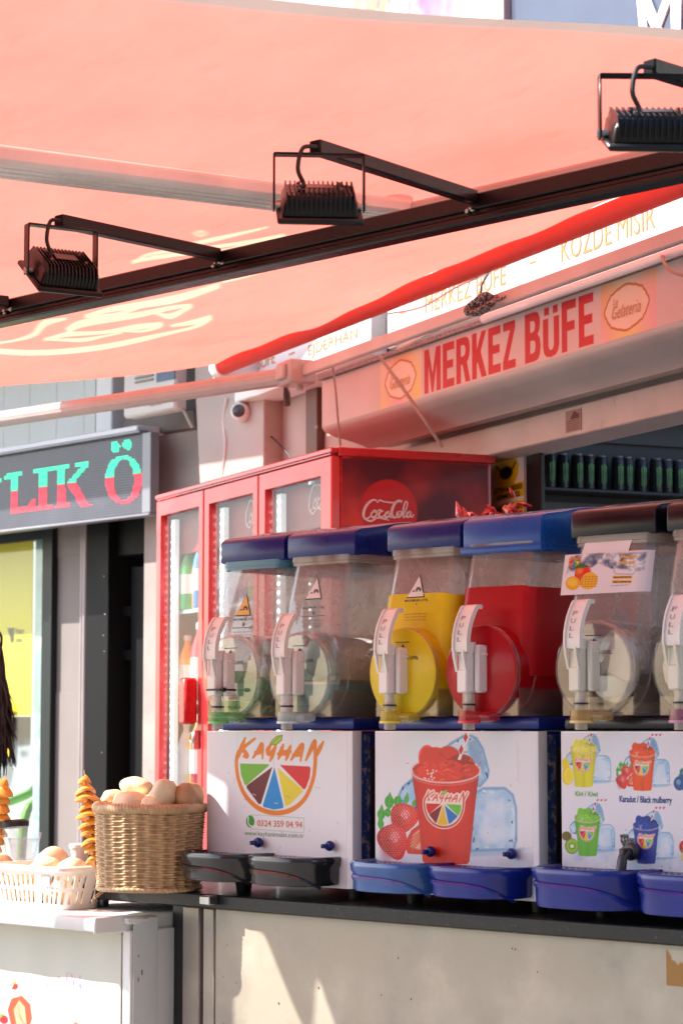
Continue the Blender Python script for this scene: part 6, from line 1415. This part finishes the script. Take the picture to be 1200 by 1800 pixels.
def ringb(r, z, w_, h_, tw, name):
    b = MB()
    def fn(u, v):
        a_ = u * 2 * math.pi; t = v * 2 * math.pi; k = 1 + .13 * math.sin(a_ * tw + t); return (wx_ + (r + w_ * k * math.cos(t)) * math.cos(a_), wy_ + (r + w_ * k * math.cos(t)) * math.sin(a_), z + h_ * k * math.sin(t) + .001 * math.sin(a_ * 4))
    b.surf(fn, 300, 12, cu=True, cv=True); part(name, b, wick, wb_, ang=180)
ringb(RT + .001, CT + WH + .012, .0075, .011, 95, 'rim'); ringb(RB + .003, CT + .008, .005, .005, 60, 'foot_ring')
b = MB(); b.cyl((wx_, wy_, CT + .12), (wx_, wy_, CT + .125), RT - .008, n=32); part('inner_liner', b, M('liner', (.2, .12, .06), .8), wb_)
yy = wy_
potato(243, 1386, 0, (.038, .03, .021), (2, 0, 0), 11, 'oval potato at the back top of the wicker basket', g2_, yloc=yy + .045)
potato(290, 1397, 0, (.025, .028, .033), (20, 0, 10), 12, 'upright pale potato in the middle of the wicker basket', g2_, yloc=yy - .02)
potato(332, 1398, 0, (.031, .03, .025), (-5, 0, 0), 13, 'brown shaded potato at the right of the wicker basket', g2_, pot2, yloc=yy + .03)
potato(229, 1410, 0, (.045, .03, .022), (4, 0, 0), 14, 'long pale potato lying in front at the basket rim', g2_, yloc=yy - .05)
potato(196, 1407, 0, (.028, .028, .022), (20, 0, 0), 15, 'partly hidden potato at the left of the wicker basket', g2_, yloc=yy + .01)
potato(268, 1413, 0, (.022, .02, .016), (0, 0, 0), 16, 'small potato wedged between the long and the upright one', g2_, yloc=yy - .045)
potato(262, 1425, 0, (.06, .05, .03), (0, 0, 0), 17, 'potato buried beneath the heap in the wicker basket', g2_, yloc=yy + .01)
b = MB(); q = C.P(180, 1578, wy_ - .09); b.cyl((q[0], wy_ - .09, CT + .0), (q[0] - .003, wy_ - .11, CT - .012), .004, n=8); part('loose_cane', b, wick, wb_)

# spiral potatoes on skewers
fry = M('fried_potato', (.80, .36, .05), .4, var=.35, vs=30, coat=.3, bump=.4, bs=60, col2=(.62, .20, .02), c2s=30, c2t=.62); pale_f = M('fried_inside', (.80, .45, .09), .45, var=.2, vs=30, coat=.2)
wood = M('skewer_wood', (.60, .42, .24), .6)
def spiral(ptop, pbot, yl, turns, r0, label, seed):
    a_ = C.P(*ptop, yl); e_ = C.P(*pbot, yl); A_ = Vector((a_[0], yl, a_[1])); E_ = Vector((e_[0], yl, e_[1])); ax = (A_ - E_)
    t = thing('spiral_potato', label, 'snack', C, (E_.x, yl, E_.z - .03), group='spiral potatoes on skewers')
    b = MB(); b.cyl(tuple(E_ - ax.normalized() * .035), tuple(A_ + ax.normalized() * .018), .0016, .0012, 8); part('skewer', b, wood, t)
    q = ax.normalized(); s1 = Vector((1, 0, 0)); s1 = (s1 - q * s1.dot(q)).normalized(); s2 = q.cross(s1); rr = random.Random(seed); ph = [rr.uniform(0, 6.28) for _ in range(4)]
    def fn(u, v, dz=0):
        an = u * turns * 2 * math.pi; env = .42 + .58 * math.sin(math.pi * (.10 + .74 * u)) ** .8; r_ = (.002 + v * (r0 - .002)) * env * (1 + .16 * math.sin(an * .37 + ph[0]) + .07 * math.sin(an * 2.3 + ph[3])); 
        h_ = u + (.016 * math.sin(an * .5 + ph[1]) + .016 * math.sin(2 * an + ph[2])) * v
        p = E_ + ax * h_ + (s1 * math.cos(an) + s2 * math.sin(an)) * r_ + q * (-.012 * v * v + dz * (1.4 - .5 * v) - .005 * math.sin(an + .6) * v * 1.6); return tuple(p)
    b = MB(); nU = int(turns * 26); b.surf(lambda u, v: fn(u, v, 0), nU, 4); b.surf(lambda u, v: fn(u, v, .006), nU, 4)
    b.surf(lambda u, v: fn(u, 1, .006 * v), nU, 1); part('potato_ribbon', b, [fry], t)
spiral((150, 1368), (168, 1520), wy_ - .06, 10, .027, 'golden spiral potato on a skewer beside the wicker basket', 3)
spiral((9, 1372), (-10, 1500), by1 + .02, 9, .025, 'spiral potato on a tilted skewer at the left picture edge', 8)
# cups and tub
cg = 'clear plastic cups by the basket'
def pcup(px, py, yl, h_, r0, r1, tilt, label, lidm=None):
    x, z = C.P(px, py, yl); t = thing('plastic_cup', label, 'cup', C, (x, yl, z), group=cg)
    Mx = Matrix.Translation((x, yl, z)) @ Matrix.Rotation(R(tilt), 4, 'Y')
    b = MB(); b.lathe((0, 0, 0), [(r0 - .001, .001), (r0, 0), (r1, h_ * .8), (r1 + .0015, h_ * .82), (r1 + .001, h_), (r1 + .003, h_), (r1 + .003, h_ - .003)], 'z', 28, cap=False); b.lathe((0, 0, 0), [(0.001, .002), (r0, .002)], 'z', 28, cap=False); xf(b, 0, Mx); part('body', b, cup_m, t)
    if lidm: b = MB(); b.lathe((0, 0, 0), [(r1 + .004, h_ - .004), (r1 + .005, h_ + .008), (r1, h_ + .013), (.001, h_ + .013)], 'z', 28); xf(b, 0, Mx); part('lid', b, lidm, t)
pcup(30, 1512, by1 + .045, .082, .022, .031, -8, 'leaning clear cup with a black lid at the left', black_pl)
pcup(42, 1512, by1 + .07, .052, .026, .034, 0, 'short open clear cup behind the leaning one')
b = MB(); 
q = C.P(60, 1500, by1 + .03); q2 = C.P(76, 1464, by1 + .03); b.cyl((q[0] - .01, by1 + .03, q[1] - .03), (q2[0] - .01, by1 + .03, q2[1]), .004, n=10); solo('clear_straw', b, cup_m, 'thick clear plastic straw leaning beside the cups', 'straw', C, (q[0], by1 + .03, q[1]))
x, z = C.P(141, 1508, by1 + .04); tb = thing('small_tub', 'small white tub with a lid behind the spiral potato', 'tub', C, (x, by1 + .04, z - .03))
b = MB(); b.lathe((x, by1 + .04, z), [(.016, -.03), (.022, .022)], 'z', 24); part('body', b, white_pl, tb); b = MB(); b.lathe((x, by1 + .04, z), [(.0245, .022), (.0255, .024), (.0255, .031), (.023, .033)], 'z', 24); part('lid', b, white_pl, tb)
tx_, ty_ = C.Z(166, 1590, KT); b = MB(); b.lathe((tx_, ty_ + .02, KT - .003), [(.018, 0), (.019, .018), (.019, .025), (.016, .028), (.016, .04)], 'z', 20); solo('steel_shaker', b, steel, 'small steel shaker between the plastic and the wicker basket', 'shaker', C, (tx_, ty_ + .02, KT - .003))

# ================================================================== person at the left edge
hp = (ray(-78, 1185)[0] * 6.5, ray(-78, 1185)[1] * 6.5, EYE + ray(-78, 1185)[2] * 6.5)
pe = thing('person', 'woman with long dark curly hair in a dark top at the left picture edge', 'person', G0, (hp[0], hp[1], 0))
def skinned(name, verts, edges, radii, mat, parent, lvl=2):
    me = bpy.data.meshes.new(name); me.from_pydata(verts, edges, []); ob = bpy.data.objects.new(name, me); COL.objects.link(ob)
    md = ob.modifiers.new('s', 'SKIN'); 
    for i, r_ in enumerate(radii): me.skin_vertices[0].data[i].radius = (r_, r_) if not isinstance(r_, tuple) else r_
    me.skin_vertices[0].data[0].use_root = True; sb = ob.modifiers.new('u', 'SUBSURF'); sb.levels = lvl
    dg = bpy.context.evaluated_depsgraph_get(); dg.update(); m2_ = bpy.data.meshes.new_from_object(ob.evaluated_get(dg)); bpy.data.objects.remove(ob)
    b = MB(); b.add([v.co[:] for v in m2_.vertices], [tuple(p.vertices) for p in m2_.polygons]); return part(name, b, mat, parent, ang=180)
hx, hy, hz = hp; H = hz - 1.56
sv = [(hx, hy, .92), (hx, hy, 1.08), (hx, hy, 1.25), (hx, hy, 1.36), (hx, hy - .01, 1.44), (hx, hy - .015, 1.50), (hx, hy - .02, 1.58), (hx, hy - .02, 1.66),
      (hx - .16, hy, 1.35), (hx - .22, hy + .01, 1.10), (hx - .17, hy - .14, .98), (hx + .16, hy, 1.35), (hx + .21, hy + .01, 1.12), (hx + .16, hy - .14, 1.02),
      (hx - .09, hy, .84), (hx - .10, hy - .01, .48), (hx - .10, hy + .02, .10), (hx - .10, hy - .12, .04), (hx + .09, hy, .84), (hx + .10, hy - .01, .48), (hx + .10, hy + .02, .10), (hx + .10, hy - .12, .04)]
sv = [(x, y, z + (H if z > .3 else 0)) for x, y, z in sv]
skin_m = M('skin', (.50, .28, .18), .5, var=.1); cloth_m = M('dark_top', (.02, .02, .025), .8, bump=.3, bs=60); hair_m = M('hair', (.012, .007, .005), .45, var=.4, vs=60)
skinned('body', sv, [(0, 1), (1, 2), (2, 3), (3, 4), (4, 5), (5, 6), (6, 7), (3, 8), (8, 9), (9, 10), (3, 11), (11, 12), (12, 13), (0, 14), (14, 15), (15, 16), (16, 17), (0, 18), (18, 19), (19, 20), (20, 21)],
        [(.15, .10), (.12, .085), (.13, .09), (.12, .08), .055, .05, (.075, .095), (.06, .08), .055, .042, .028, .055, .042, .028, .08, .055, .04, .032, .08, .055, .04, .032], skin_m, pe)
for s_, ix in ((-1, 10), (1, 13)):
    wx2, wy2, wz2 = sv[ix]; V = [(wx2, wy2, wz2), (wx2, wy2 - .05, wz2 - .01), (wx2, wy2 - .085, wz2 - .015)]; E_ = [(0, 1), (1, 2)]; rad = [.024, .026, .024]
    for f_i, (dx_, L_) in enumerate(((-.028, .062), (-.009, .075), (.010, .072), (.028, .055))):
        n0 = len(V); V += [(wx2 + dx_, wy2 - .095, wz2 - .015), (wx2 + dx_ * 1.1, wy2 - .095 - L_ * .5, wz2 - .028), (wx2 + dx_ * 1.1, wy2 - .095 - L_ * .85, wz2 - .052)]; E_ += [(2, n0), (n0, n0 + 1), (n0 + 1, n0 + 2)]; rad += [.009, .0085, .0075]
    n0 = len(V); V += [(wx2 - s_ * .03, wy2 - .05, wz2 - .02), (wx2 - s_ * .042, wy2 - .085, wz2 - .03)]; E_ += [(1, n0), (n0, n0 + 1)]; rad += [.010, .009]
    skinned('hand', V, E_, rad, skin_m, pe, 1)
b = MB(); rg = []
for z, a_, e_ in ((.86, .165, .12), (1.0, .15, .105), (1.12, .14, .10), (1.25, .155, .115), (1.34, .185, .11), (1.40, .16, .09), (1.44, .09, .07)): rg.append([(hx + a_ * math.cos(t), hy + e_ * math.sin(t), z + H) for t in [2 * math.pi * k / 28 for k in range(28)]])
b.loft(rg)
for i0, i1, i2 in ((8, 9, 10), (11, 12, 13)): b.tube(cr([sv[3], sv[i0], sv[i1], tuple(Vector(sv[i1]).lerp(Vector(sv[i2]), .75))], 5), [.075] * 5 + [.068] * 5 + [.055] * 5 + [.042], 14)
part('top', b, cloth_m, pe)
b = MB(); rg = []
b.loft([[(hx + a_ * math.cos(t), hy + e_ * math.sin(t), z) for t in [2 * math.pi * k / 28 for k in range(28)]] for z, a_, e_ in ((.88 + H, .17, .125), (.7 + H, .18, .14), (.3, .21, .17), (.12, .22, .18))]); part('skirt', b, cloth_m, pe)
fz_ = 1.60 + H; b = MB(); b.tube([(hx, hy - .105, fz_ + .01), (hx, hy - .128, fz_ - .02), (hx, hy - .112, fz_ - .03)], [.008, .014, .008], 8); part('nose', b, skin_m, pe)
for s_ in (-1, 1):
    b = MB(); b.ell((hx + s_ * .032, hy - .092, fz_ + .012), (.014, .010, .009)); part('eye', b, M('eye', (.10, .06, .04), .2), pe)
    b = MB(); b.ell((hx + s_ * .078, hy - .01, fz_ - .005), (.010, .02, .032)); part('ear', b, skin_m, pe)
b = MB(); b.ell((hx, hy - .098, fz_ - .058), (.024, .010, .009)); part('mouth', b, M('lips', (.35, .10, .08), .4), pe)
b = MB(); r6 = random.Random(2)
b.ell((hx, hy + .012, fz_ + .045), (.092, .105, .10))
for k in range(420):
    a_ = r6.uniform(0, 2 * math.pi)
    if -2.3 < a_ - 2 * math.pi * (a_ > math.pi) < -.85: continue
    rad = r6.uniform(.75, 1.05); p0 = Vector((hx + .085 * math.cos(a_) * rad, hy + .012 + .10 * math.sin(a_) * rad, fz_ + r6.uniform(0, .11))); pts = [tuple(p0)]; L_ = r6.uniform(.22, .40); wv = r6.uniform(0, 6)
    for j in range(1, 8):
        t = j / 7; sp = 1 + .5 * t + .12 * math.sin(5 * t + wv); pts.append((hx + .09 * math.cos(a_) * sp + .012 * math.sin(9 * t + wv), hy + .012 + .10 * math.sin(a_) * sp + .012 * math.cos(8 * t + wv), p0.z - L_ * t))
    b.tube(cr(pts, 2), [.0048] * 12 + [.003, .0015, .0008], 4)
for k in range(14):    # stray wisps on the side towards the stall
    z0 = fz_ - r6.uniform(-.04, .20); x0 = hx + .10; pts = [(x0, hy - .03, z0)]
    for j in range(1, 7): t = j / 6; pts.append((x0 + (.055 + .02 * (k % 3)) * t + .008 * math.sin(6 * t + k), hy - .03, z0 - .14 * t - .02 * math.sin(5 * t + k)))
    b.tube(cr(pts, 3), [.0035] * 14 + [.002, .001, .0008, .0006, .0005], 4)
part('hair', b, hair_m, pe, ang=180)

pe.rotation_euler = (0, 0, R(-80))
